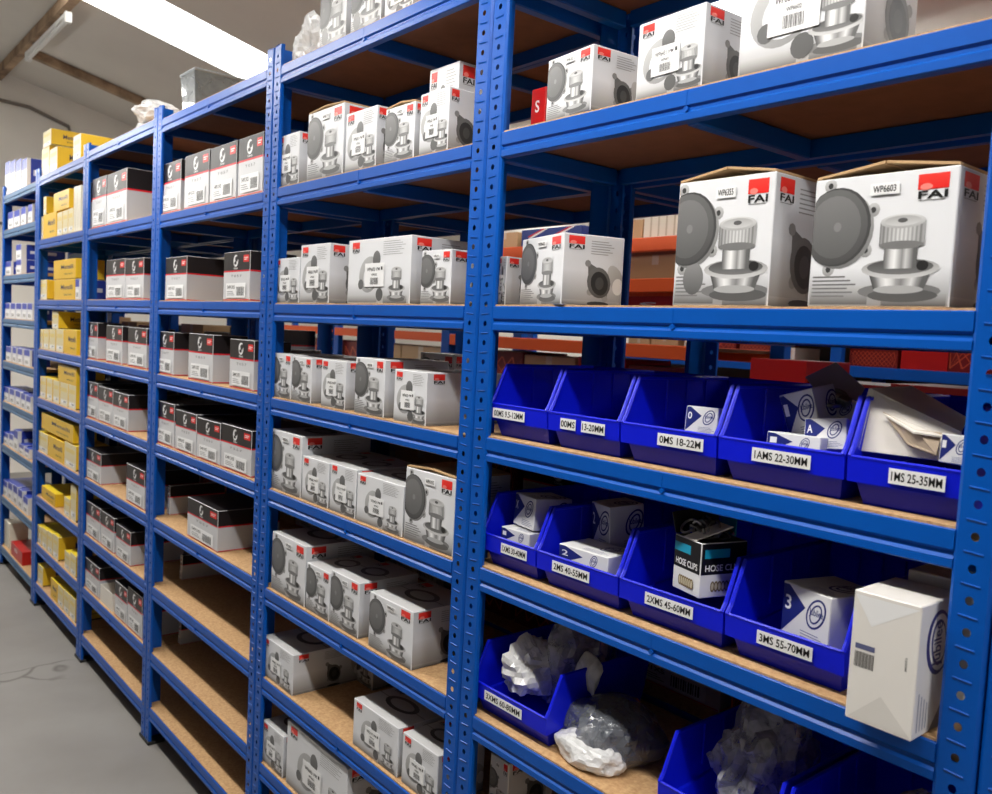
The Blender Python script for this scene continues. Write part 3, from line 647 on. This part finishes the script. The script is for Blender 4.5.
# things on the rear row, seen through the shelves
def rear(b, z, kind, u0, u1, h, dep, y, label, group='boxes on the rear row of shelving'):
    nm, look = LOOK[kind]
    x0 = bis(lambda x: pix((x, y, z))[0]-u0, -4, 3.9); x1 = bis(lambda x: pix((x, y, z))[0]-u1, -4, 3.9)
    x0 = max(x0, b*BW+.01); x1 = max(min(x1, (b+1)*BW-.01), x0+.04)
    root = empty(nm, label, 'box', (x0, y, z+DECK+.0004), 0, group); BUILD[kind](root, kind, x1-x0, dep, h, False, 0)
rear(2, 1.33, 'L', 390, 440, .085, .2, .42, 'dark red lattice carton on rear shelf behind the middle bay')
rear(1, 1.33, 'G', 285, 325, .07, .2, .42, 'black belt box lying on rear shelf, right end, third bay from right')
rear(3, 1.33, 'R', 516, 560, .06, .2, .42, 'dark red box on rear shelf behind the left blue bins')
rear(1, 1.33, 'G', 205, 250, .08, .2, .42, 'black belt box on rear shelf behind third bay from right')
def rearfill(b, z, x0, x1, h, kind, label, y=.40, dep=.24):
    nm, look = LOOK[kind]; root = empty(nm, label, 'box', (x0, y, z+DECK+.0004), 0, 'cartons in shadow on the rear row'); BUILD[kind](root, kind, x1-x0, dep, h, False, 0)
random.seed(7)
for b in (-2, -1, 0, 1, 2, 3):
    for li, z in enumerate([1.33, 1.072, .80, .56, .33, .13]):
        if li == 0 and b > 0: continue
        n = 3; pos = ['left', 'middle', 'right']
        for k in range(n):
            a_ = b*BW+.03+k*(BW-.06)/n; kd = random.choice('GGNL'); hh_ = random.uniform(.12, .17) if z > .2 else .12
            rearfill(b, z, a_+random.uniform(.0, .02), a_+(BW-.06)/n-.008, hh_, kd, 'shadowed %s on %s rear shelf, %s, %s' % ({'G': 'belt box', 'N': 'brown carton', 'L': 'red lattice carton'}[kd], SHN[li+1].split()[0], pos[k], BAYN[b]))
# ------------------------------------------------------------------ the orange racking beyond
def orange_rack():
    t = empty('orange_rack', 'orange and blue racking beyond the rear shelving, stacked with cartons', 'racking', (0, 1.7, 0))
    for x in (.28, 1.935, 3.25, 4.75):
        for y in (.0, .5): obj('upright', nb(x-.035, x+.035, y, y+.05, .0, 1.96, bev=.003), M['blue'], t)
    for z in (1.93, 1.765, 1.50, 1.16, .8, .4):
        for (a, b) in ((.32, 1.895), (1.975, 3.21), (3.29, 4.71)):
            if z == 1.50 and a > 1: continue
            for y in (-.002, .512): obj('orange_beam', nb(a, b, y, y+.04, z-.055, z, bev=.003), M['orange'], t)
            obj('rack_board', nb(a, b, .04, .51, z-.016, z-.002), M['chipdark'], t)
orange_rack()
def bg(kind, u0, u1, z, h, label, y=1.757, dep=.3):
    nm, look = LOOK[kind]
    x0 = bis(lambda x: pix((x, y, z))[0]-u0, -4, 3.9); x1 = bis(lambda x: pix((x, y, z))[0]-u1, -4, 3.9)
    root = empty(nm, label, 'box', (x0, y, z+.0005), 0, 'cartons on the orange racking'); BUILD[kind](root, kind, x1-x0, dep, h, False, 0)
bg('N', 492, 517, 1.93, .08, 'brown carton on orange racking left of the blue striped carton')
bg('K', 521, 581, 1.93, .085, 'blue carton with red and white stripes on the orange racking')
bg('N', 607, 642, 1.93, .085, 'brown carton with dark strip on top shelf of orange racking')
bg('W', 643, 700, 1.93, .1, 'cream striped carton beside brown carton on orange racking')
bg('N', 628, 682, 1.765, .1, 'low brown carton between two orange beams of the racking')
bg('R', 622, 680, 1.60, .1, 'red box below lower orange beam behind small pump box', y=1.80)
for i, (a, b, h, k) in enumerate([(470, 520, .27, 'L'), (522, 572, .26, 'N'), (575, 622, .27, 'R'), (625, 668, .25, 'L'), (716, 742, .2, 'W'), (745, 800, .31, 'R'), (802, 881, .245, 'L'), (884, 976, .255, 'L')]):
    bg(k, a, b, 1.16, h, '%s, %s from left on racking behind blue bins' % (LOOK[k][1], ORD[i]))
# a further shelving run left of the orange racking, stacked with stored cartons that close the view under the third shelf
def far_shelf():
    t = empty('steel_rack', 'far steel racking behind the left bays, with brown boards', 'racking', (-3.2, 2.1, 0))
    for x in (0, 1.6, 3.2):
        for y in (0, .45): obj('upright', nb(x-.03, x+.03, y, y+.04, 0, 1.6, bev=.003), M['blue'], t)
    for z in (1.5, 1.05, .6, .15):
        obj('rack_board', nb(.032, 3.168, .042, .448, z-.02, z), M['chipdark'], t); obj('rack_beam', nb(.032, 3.168, -.001, .036, z-.05, z+.004), M['orange'] if z == 1.5 else M['blue'], t)
far_shelf()
def far_shelf_right():
    t = empty('steel_rack', 'far dark blue racking seen above the right blue bins', 'racking', (.2, 3.1, 0))
    for x in (0, 1.5, 3.0, 4.5, 6.0):
        for y in (0, .45): obj('upright', nb(x-.03, x+.03, y, y+.04, 0, 2.0, bev=.003), M['blue'], t)
    for z in (1.72, 1.44, 1.0, .5):
        obj('rack_board', nb(.032, 5.968, .042, .448, z-.02, z), M['chipdark'], t); obj('rack_beam', nb(.032, 5.968, -.001, .036, z-.05, z+.004), M['blue'], t)
    obj('added_dark_sheet', nb(.0, 6.0, .492, .496, .3, 1.98), M['shade'], t)  # dark sheet added for the gloom behind the rack, covers the bright wall
far_shelf_right()
random.seed(9); x = .26; n = 0
while x < 5.9:
    w_ = random.uniform(.10, .26); kd = random.choice('RLNLWL'); bad = any(x < .2+q+.035 and x+w_ > .2+q-.035 for q in (1.5, 3.0, 4.5))
    if not bad:
        nm, look = LOOK[kd]; root = empty(nm, 'distant %s, %s in %s on far dark racking' % (look.replace(' with vertical stripes', '').replace(' lattice-patterned', ''), ORD[n % 10], ['first ten', 'second ten', 'third ten', 'fourth ten'][n//10]), 'box', (x, 3.16, 1.441), 0, 'small boxes on the far dark racking')
        BUILD[kd](root, kd, w_, .25, random.uniform(.07, .2), False, 0); n += 1; x += w_+random.uniform(.005, .05)
    else: x += .03
random.seed(5); n = 0
for z in (1.05, .6, .15):
    x = -3.15
    while x < -.1:
        w_ = random.uniform(.3, .46)
        if x+w_ > -.04: break
        for xx in (-1.6,):
            if x < xx+.04 and x+w_ > xx-.04: x = xx+.045
        kd = random.choice('NLRN'); nm, look = LOOK[kd]
        root = empty(nm, 'stored %s, %s from left, %s board of far racking' % (look.split(' ', 1)[1], ORD[n % 10], {1.05: 'upper', .6: 'middle', .15: 'lowest'}[z]), 'box', (x, 2.15, z+.001), 0, 'stored cartons on the far racking')
        BUILD[kd](root, kd, w_, .34, .36, False, 0); x += w_+.012; n += 1
    n = 0
# ------------------------------------------------------------------ storage bins
def bin_mesh(w, d, h):
    """open-fronted picking bin, origin front-left-bottom"""
    bm = bmesh.new(); lip0, lip1, t = .028, .058, .0028
    yt = .034                     # where the sloping side reaches full height
    ti = .014                     # base is narrower
    def q(*p): return bm.faces.new([bm.verts.new(v) for v in p])
    yb0, yb1 = .022, d-.02
    q((ti, yb0, 0), (w-ti, yb0, 0), (w-ti, yb1, 0), (ti, yb1, 0))
    # lower front, ledge, label band
    q((ti, yb0, 0), (w-ti, yb0, 0), (w-.008, .012, lip0), (.008, .012, lip0)); q((.008, .012, lip0), (w-.008, .012, lip0), (w-.001, .002, lip0), (.001, .002, lip0))
    q((.001, .002, lip0), (w-.001, .002, lip0), (w-.001, 0, lip1), (.001, 0, lip1)); 
    for s in (0, 1):
        X = (lambda x: x) if s == 0 else (lambda x: w-x)
        q((X(ti), yb0, 0), (X(.008), .012, lip0), (X(.006), d-.01, lip0+.03), (X(ti), yb1, 0))
        q((X(.008), .012, lip0), (X(.001), .002, lip0), (X(.001), 0, lip1), (X(.001), .008, lip1+.012), (X(.002), yt, h), (X(.002), d-.004, h), (X(.006), d-.01, lip0+.03))
    q((ti, yb1, 0), (w-ti, yb1, 0), (w-.006, d-.01, lip0+.03), (.006, d-.01, lip0+.03)); q((.006, d-.01, lip0+.03), (w-.006, d-.01, lip0+.03), (w-.002, d-.004, h), (.002, d-.004, h))
    bmesh.ops.remove_doubles(bm, verts=bm.verts, dist=.0002); bmesh.ops.recalc_face_normals(bm, faces=bm.faces)
    me0 = bpy.data.meshes.new('b'); bm.to_mesh(me0); bm.free()
    o = bpy.data.objects.new('b', me0); C.objects.link(o); md = o.modifiers.new('s', 'SOLIDIFY'); md.thickness = t; md.offset = -1
    me = bpy.data.meshes.new_from_object(o.evaluated_get(bpy.context.evaluated_depsgraph_get())); bpy.data.objects.remove(o)
    bm = bmesh.new(); bm.from_mesh(me)
    # rolled rim and ribs
    rim = []
    for s in (0, 1):
        X = (lambda x: x) if s == 0 else (lambda x: w-x)
        tube(bm, [(X(.0035), .001, lip1), (X(.0035), .009, lip1+.012), (X(.004), yt, h), (X(.004), d-.006, h)], .0034, 6)
        for yy in (.10, .15, .2): tube(bm, [(X(.0055), yy, lip1), (X(.0055), yy, h-.003)], .0022, 6)
    tube(bm, [(.004, d-.006, h), (w-.004, d-.006, h)], .0034, 6); tube(bm, [(.003, .0016, lip1), (w-.003, .0016, lip1)], .0026, 6)
    for fx in (.3, .5, .7): tube(bm, [(w*fx, d-.0095, .03), (w*fx, d-.0095, h-.003)], .0022, 6)
    me2 = bpy.data.meshes.new('bin_body'); bm.to_mesh(me2); bm.free(); return me2
def storage_bin(x0, x1, z, h, text, label, y0=.012, yaw=0, d=.27, tx=.42, tw=.44):
    w = (x1-x0)-.002; t = empty('storage_bin', label, 'bin', (x0+.001, y0, z), yaw, 'blue plastic storage bins in the right-hand bay')
    link('bin_body', bin_mesh(w, d, h), M['bin'], t)
    for (txt, a, b) in (text if isinstance(text, list) else [(text, tx, tw)]):
        a_ = Art(4); a_.text(txt, .05, .2, .9, .6, lin(30), 2)
        sticker(t, w*a, .0335, w*b, .018, a_, y=0, col=lin(235), name='label_strip')
    return (x0+.001, y0, z, w)
def xs_at(us, y, z): return [bis(lambda x: pix((x, y, z))[0]-u, -4, 3.98) for u in us]
Z3 = LV[3][3]+DECK+.0004; Z4 = LV[3][4]+DECK+.0004; Z5 = LV[3][5]+DECK+.0004
b3 = xs_at([489, 547.5, 620, 717.5, 846, 969], .012, Z3+.055)
T3 = [[('00MS 9.5-12MM', .08, .56)], [('00MS', .2, .22), ('13-20MM', .5, .32)], '0MS 18-22M', '1AMS 22-30MM', '1MS 25-35MM']
B3 = [storage_bin(b3[i], b3[i+1], Z3, .128, T3[i], 'blue open storage bin on fourth shelf, %s' % ['leftmost of five, empty', 'second from left with two labels', 'third from left with one carton', 'fourth from left, holding open cartons', 'rightmost, with large opened carton'][i], tx=[0, 0, .42, .3, .38][i], tw=.46) for i in range(5)]
b4 = xs_at([480.5, 536, 618.5, 724, 846], .012, Z4+.055)
T4 = ['1XMS 30-40MM', '2MS 40-55MM', '2XMS 45-60MM', '3MS 55-70MM']
B4 = [storage_bin(b4[i], b4[i+1], Z4, .128, T4[i], 'blue open storage bin on fifth shelf, %s' % ['leftmost, with two stacked white cartons', 'second from left, with white cartons', 'holding the black and cyan clips box', 'beside the tall white box'][i], tx=[.4, .22, .28, .3][i], tw=.46) for i in range(4)]
b5 = xs_at([471, 547], .012, Z5+.055)
B5 = [storage_bin(b5[0], b5[1], Z5, .125, '3XMS 60-80MM', 'blue storage bin with crumpled clear bag, left end of sixth shelf', tx=.2, tw=.5)]
b5b = xs_at([657, 770, 925], .012, Z5+.06)
B5.append(storage_bin(b5b[0], b5b[1], Z5, .125, '4MS 70-90MM', 'blue storage bin cut by bottom edge, holding a clear bag', tx=.25))
B5.append(storage_bin(b5b[1]+.004, b5b[2], Z5, .125, '4XMS 85-100MM', 'dark blue storage bin at bottom edge, right end of sixth shelf', tx=.25))

def clipbox(loc, w, d, h, num, label, rot=(0, 0, 0), group='white hose clip cartons in the bins'):
    t = empty('hose_clip_carton', label, 'box', loc, 0, group); t.rotation_euler = rot; build_clip(t, num, w, d, h, True, 0); return t
def inbin(B, fx, y, z): return (B[0]+B[3]*fx, B[1]+y, B[2]+z)
def P(u, v, y): return tuple(at(u, v, 1, y))
clipbox(P(684, 432, .05), .05, .06, .04, '0', 'small white carton with blue corner, third bin from left, fourth shelf', (R(-6), 0, R(14)))
clipbox(P(765, 453, .035), .075, .06, .03, '1', 'flat white carton lying at front of fourth bin, fourth shelf', (R(-4), 0, R(4)))
clipbox(P(790, 441, .10), .055, .05, .065, '1', 'open white carton leaning at back of fourth bin', (R(8), R(-16), R(-8)))
clipbox(P(803, 449, .055), .055, .07, .042, 'A', 'white carton on edge inside fourth bin beside the divider', (R(-14), R(-6), R(10)))
clipbox(P(820, 416, .13), .045, .05, .035, '14', 'white carton with navy corner at back right of fourth bin', (R(-10), R(14), R(-6)))
clipbox(P(500.5, 542, .035), .075, .07, .03, '1', 'flat white carton at bottom of leftmost bin, fifth shelf', (0, 0, R(2)))
clipbox(P(513, 523, .06), .07, .08, .058, 'X', 'white carton stacked on another in leftmost bin, fifth shelf', (R(-3), 0, R(-10)))
clipbox(P(558, 564, .03), .11, .075, .036, '2', 'white carton lying at front of second bin, fifth shelf', (0, 0, R(2)))
clipbox(P(592, 546, .125), .06, .07, .082, '2', 'white carton standing upright at back of second bin, fifth shelf', (R(4), 0, R(-16)))
clipbox(P(780, 634, .06), .085, .09, .075, '3', 'white carton numbered three inside bin beside tall white box', (0, 0, R(-16)))

# opened carton in the rightmost bin: tray of card with flaps
def card(bm, pts, th=.002):
    a, b, c = Vector(pts[0]), Vector(pts[1]), Vector(pts[2]); n = (b-a).cross(c-a).normalized()*th
    A = [bm.verts.new(p) for p in pts]; B = [bm.verts.new(Vector(p)+n) for p in pts]; k = len(pts)
    bm.faces.new(A); bm.faces.new(B[::-1])
    for i in range(k): bm.faces.new((A[i], A[(i+1) % k], B[(i+1) % k], B[i]))
M['flapgrey'] = mat('grey_card', lin(176, 168, 176), .6)
M['card'] = mat('white_card', lin(228, 222, 212), .6, bump=.1)
M['cardin'] = mat('grey_card_inside', lin(196, 176, 152), .8)
x5, y5, z5, w5 = B3[4]
o5 = Vector((x5+.02, y5+.02, z5+.03)); t = empty('opened_carton', 'large opened white carton with flaps, lying in the rightmost bin', 'box', tuple(o5))
Q = lambda u, v, y: tuple(at(u, v, 1, y)-o5)
bm = bmesh.new()
card(bm, [Q(852, 446, .03), Q(869, 388, .05), Q(874, 391, .052), Q(859, 449, .032)], .003)
card(bm, [Q(873, 390, .055), Q(962, 432, .07), Q(953, 462, .045), Q(858, 450, .038)], .002)
card(bm, [Q(870, 388, .052), Q(912, 386, .17), Q(968, 418, .17), Q(961, 433, .072)], .002)
obj('carton_tray', bm, M['card'], t)
bm = bmesh.new(); card(bm, [Q(883, 413, .045), Q(916, 431, .03), Q(942, 434, .035), Q(936, 456, .03), Q(908, 446, .035)]); obj('inner_flap', bm, M['cardin'], t)
bm = bmesh.new(); card(bm, [Q(883, 413, .043), Q(940, 432, .045), Q(943, 436, .03), Q(914, 432, .025)]); obj('folded_flap', bm, M['card'], t)
clipbox(P(938, 462, .028), .035, .03, .033, '1', 'small white carton with navy corner in the rightmost bin', (R(-4), 0, R(-4)))
bm = bmesh.new(); q0 = at(806, 377, 1, .16); Z = lambda u, v, y: tuple(at(u, v, 1, y)-q0)
card(bm, [Z(805, 377, .16), Z(836, 362, .17), Z(865, 388, .16), Z(858, 400, .15), Z(822, 398, .15)], .001)
pp = q0; o = obj('card_flap', bm, M['flapgrey'], None, tuple(pp)); tag(o, 'smoky grey card flap sticking up behind the fourth bin', 'flap')
# loose clips on top of the cartons
t = empty('loose_hose_clip', 'loose silver hose clip lying on cartons in fourth bin', 'clip', tuple(at(833, 398, 1, .13)))
bm = bmesh.new(); tube(bm, [(.018*math.cos(a), .018*math.sin(a), 0) for a in [k*math.pi/10 for k in range(20)]], .003, 6); obj('band', bm, M['steel'], t)
obj('screw_housing', nb(.010, .026, -.006, .006, -.002, .010, bev=.001), M['steel'], t); t.rotation_euler = (R(30), R(20), 0)

# black and cyan box
x_, y_, z_, w_ = B4[2]
t = empty('hose_clip_display_box', 'black and cyan HOSE CLIPS box with open lid, standing in third bin', 'box', P(672, 586, .04), R(-16))
ww, dd, hh = .064, .082, .08
def hc(asp):
    a = Art(asp); a.rect(0, .42, 1, 1, lin(18), 1); a.rect(.08 if asp > .9 else 0, .72, .62, .88, lin(20, 150, 185), 2); a.text('HOSE CLIPS', .1, .48, .8, .12, lin(240), 4)
    for k in range(7): a.ell(.28+k*.075, .2, .05, .1, lin(120, 100, 60), 2+k, 12); a.ell(.28+k*.075, .2, .03, .07, lin(200, 190, 160), 2+k, 10)
    return a
link('carton', boxmesh(ww, dd, hh, {'front': hc(ww/hh), 'right': hc(dd/hh)}, base=lin(226), side=lin(226), top=lin(20)), M['print'], t)
bm = bmesh.new(); card(bm, [(.022, .0, hh), (.05, .0, hh), (.075, .045, hh+.024), (.047, .045, hh+.024)], .0015); obj('paper_flap', bm, M['card'], t)
bm = bmesh.new(); card(bm, [(0, 0, hh+.001), (0, dd, hh+.001), (-.012, dd, hh+.04), (-.012, 0, hh+.03)], .0015); obj('lid_flap', bm, M['black'], t)
o = obj('cyan_panel', nb(.004, .04, dd-.004, dd-.002, hh+.001, hh+.026), mat('cyan_card', lin(20, 150, 185), .5), t)
random.seed(3); bm = bmesh.new()
for k in range(16):
    c = Vector((random.uniform(.012, .046), random.uniform(.012, .06), hh+random.uniform(.004, .016))); ax = Matrix.Rotation(random.uniform(0, 3), 3, 'X') @ Matrix.Rotation(random.uniform(0, 3), 3, 'Z')
    tube(bm, [c+ax @ Vector((.013*math.cos(a), .013*math.sin(a), 0)) for a in [j*math.pi/6 for j in range(12)]], .002, 5)
o = obj('clips_in_box', bm, M['steel'], t); o['kind'] = 'stuff'

# tall white box overhanging the shelf
def tall_box():
    zb = Z4; y0 = -.03
    root, x0, w, h = None, 0, 0, 0
    x0 = bis(lambda x: pix((x, y0, zb))[0]-844.5, -4, 3.9); w = bis(lambda t: pix((x0+t, y0, zb))[0]-910.5, .01, 1); h = bis(lambda z: 589-pix((x0, y0, zb+z))[1], .01, .5)
    t = empty('tall_clip_carton', 'tall white shrink-wrapped box overhanging right end of fifth shelf', 'box', (x0, y0, zb))
    a = Art(w/h); a.barcode(.08, .42, .3, .12, 2, 18); a.rect(.08, .56, .38, .6, lin(90, 94, 130), 2); a.poly([(.05, .02), (.52, .25), (.98, .02)], lin(212, 208, 202), 1); a.poly([(.02, .97), (.3, .75), (.98, .97)], lin(232), 1)
    a.text('M0053', .86, .5, .03, .1, lin(140), 2, rot=90)
    d = .1; s = Art(d/h); nv = lin(40, 50, 120)
    s.ell(.5, .68, .2, .25, nv, 1, 26, rot=.2); s.ell(.52, .68, .165, .22, lin(228), 2, 24, rot=.2); s.ell(.5, .68, .125, .18, nv, 3, 22, rot=.2); s.ell(.51, .68, .105, .155, lin(228), 4, 20, rot=.2)
    s.text('Jubilee', .62, .5, .26, .34, nv, 5, rot=90); s.text('HOSE CLIPS', .82, .5, .06, .2, lin(120), 5, rot=90)
    s.poly([(.42, .0), (1, .0), (1, .38)], lin(110, 108, 118), 1); s.text('3', .72, .07, .16, .1, lin(235), 3)
    for k in range(4): s.rect(.1+k*.07, .05, .12+k*.07, .34-.03*k, lin(130, 132, 160), 2)
    link('carton', boxmesh(w, d, h, {'front': a, 'right': s}, base=lin(226, 222, 216), side=lin(222, 221, 221)), M['print'], t)
    t2 = empty('tall_clip_carton', 'second white box standing directly behind the tall overhanging box', 'box', (x0+.012, y0+d+.006, zb)); link('carton', boxmesh(w, .1, h+.012, {'right': s}, base=lin(224, 220, 214)), M['print'], t2)
tall_box()

# ------------------------------------------------------------------ bags
def bag(name, loc, r, seed, m, label, rough=.35, flat=.4, knot=None, contents=None, rotz=0, cat='bag', group=None, corners=0):
    bm = bmesh.new(); bmesh.ops.create_icosphere(bm, subdivisions=4, radius=1); off = Vector((seed*3.1, seed*1.7, seed))
    for v in bm.verts:
        p = v.co.copy(); ph = math.atan2(p.y, p.x); cn = corners*max(0, math.cos(2*ph-.6))**3*(1-abs(p.z)); n1 = noise.noise(p*1.3+off); n2 = abs(noise.noise(p*2.2+off*2)); n3 = noise.cell(p*3.5+off*3)-.5; n4 = noise.noise(p*9+off)
        k = 1+rough*(n1*.6-n2*.7+n3*.07+n4*.07+.1)+cn
        q = p*k
        q.z = max(q.z, -flat)
        v.co = Vector((q.x*r[0], q.y*r[1], (q.z+flat)*r[2]+.002))
    t = empty(name, label, cat, loc, rotz, group)
    obj('bag_skin', bm, m, t, smooth=False)
    if contents:
        random.seed(seed); b2 = bmesh.new()
        for k in range(contents):
            c = rr = min(r)*.3; c = Vector((random.uniform(-.4, .4)*r[0], random.uniform(-.4, .4)*r[1], rr+.006+random.uniform(0, .5)*r[2])); ax = Matrix.Rotation(random.uniform(0, 3), 3, 'X') @ Matrix.Rotation(random.uniform(0, 3), 3, 'Z')
            tube(b2, [c+ax @ Vector((rr*math.cos(a), rr*math.sin(a), 0)) for a in [j*math.pi/7 for j in range(14)]], .003, 5)
        o = obj('hose_clips', b2, M['steel'], t); o['kind'] = 'stuff'
    if knot:
        b3_ = bmesh.new(); bmesh.ops.create_icosphere(b3_, subdivisions=3, radius=1)
        for v in b3_.verts:
            p = v.co.copy(); k = 1+.5*noise.noise(p*3+off); tz = (p.z+1)/2; s = .18+1.1*math.sin(min(tz, 1)*math.pi*.8)**1.5
            v.co = Vector((p.x*k*knot[3]*s, p.y*k*knot[3]*s*.4, (p.z+1)*knot[4]))
        o = obj('knotted_neck', b3_, M['whitebag'], t, knot[:3], (R(-10), R(-28), 0), smooth=True)
    return t
def inb(B, fx, y, z): return inbin(B, fx, y, z)
bag('plastic_bag', inb(B5[0], .36, .085, .045), (.05, .062, .065), 5, M['whitebag'], 'crumpled white polythene bag, left part of left bin, sixth shelf', .7, .5)
bag('plastic_bag', inb(B5[0], .6, .16, .03), (.052, .08, .125), 8, M['clearbag'], 'crumpled clear bag of clips standing in left bin, sixth shelf', .6, .5, contents=14)
pp = at(612, 752, 2, Z5)
bag('plastic_bag', (pp.x, .11, Z5), (.075, .085, .06), 12, M['smokebag'] if 'smokebag' in M else m_bag('grey_polythene', lin(104, 108, 116), .7, .2), 'knotted grey and white plastic bag of clips lying on sixth shelf', .22, .6, knot=(-.05, .0, .078, .026, .04), contents=20, corners=.35)
bag('plastic_bag', (pp.x-.0, .052, Z5), (.07, .04, .034), 17, M['whitebag'], 'white printed bag bottom under the knotted grey bag', .3, .5)
bag('plastic_bag', inb(B5[1], .5, .13, .035), (.068, .1, .118), 21, M['clearbag'], 'large clear crumpled bag filling the bin at bottom edge', .75, .5, contents=22)
bag('plastic_bag', inb(B5[2], .62, .14, .03), (.06, .07, .06), 25, M['clearbag'], 'small clear bag inside dark bin at bottom right', .7, .5, contents=6)
# on the top shelves
zt = LV[2][0]+DECK
xb = bis(lambda x: pix((x, .07, zt))[0]-312, -4, 3.9)
bag('plastic_bag', (xb, .08, zt), (.05, .055, .08), 31, M['whitebag'], 'crumpled white bag on top shelf left of pump boxes, middle bay', .7, .5)
z0 = LV[0][0]+DECK
for i, (u, rr, zz, l) in enumerate([(155, .1, .0, 'lower white plastic bag on top shelf beside the grey tub'), (160, .09, .075, 'upper white plastic bag heaped on another beside the grey tub')]):
    xb = bis(lambda x: pix((x, .16, z0))[0]-u, -4, 3.9); bag('plastic_bag', (xb, .16, z0+zz), (rr, .1, .055), 40+i, M['whitebag'], l, .35, .5)
# grey tub
zt = LV[1][0]+DECK; x0 = bis(lambda x: pix((x, .03, zt))[0]-180, -4, 3.9); x1 = bis(lambda x: pix((x, .03, zt))[0]-194, -4, 3.9)
t = empty('grey_tub', 'translucent grey plastic tub on top shelf, third bay from right', 'tub', (x0, .03, zt+.003))
W3, D3, H3 = x1-x0, .22, .125; bm = bmesh.new()
for pts in ([(.01, .01, 0), (W3-.01, .01, 0), (W3-.01, D3-.01, 0), (.01, D3-.01, 0)], [(.01, .01, 0), (W3-.01, .01, 0), (W3, 0, H3), (0, 0, H3)], [(W3-.01, .01, 0), (W3-.01, D3-.01, 0), (W3, D3, H3), (W3, 0, H3)],
            [(W3-.01, D3-.01, 0), (.01, D3-.01, 0), (0, D3, H3), (W3, D3, H3)], [(.01, D3-.01, 0), (.01, .01, 0), (0, 0, H3), (0, D3, H3)]): card(bm, pts, .002)
obj('tub_body', bm, m_bag('smoky_plastic', lin(118, 124, 126), .72, .25), t)
bm = bmesh.new(); tube(bm, [(0, 0, H3), (W3, 0, H3), (W3, D3, H3), (0, D3, H3), (0, 0, H3)], .005, 6); obj('rim', bm, M['grey'], t)

# small open carton on the eighth shelf, fourth bay
z = LV[0][7]+DECK+.0004; x0, x1 = xs_at([100, 112], .012, z)
t = empty('open_carton', 'small open white carton between belt boxes, eighth shelf, fourth bay', 'box', (x0, .012, z)); w3 = x1-x0
bm = bmesh.new(); box(bm, 0, w3, 0, .002, 0, .07); box(bm, 0, w3, .12, .122, 0, .07); box(bm, 0, .002, .002, .12, 0, .07); box(bm, w3-.002, w3, .002, .12, 0, .07); box(bm, .002, w3-.002, .002, .12, 0, .003)
obj('carton', bm, M['card'], t)
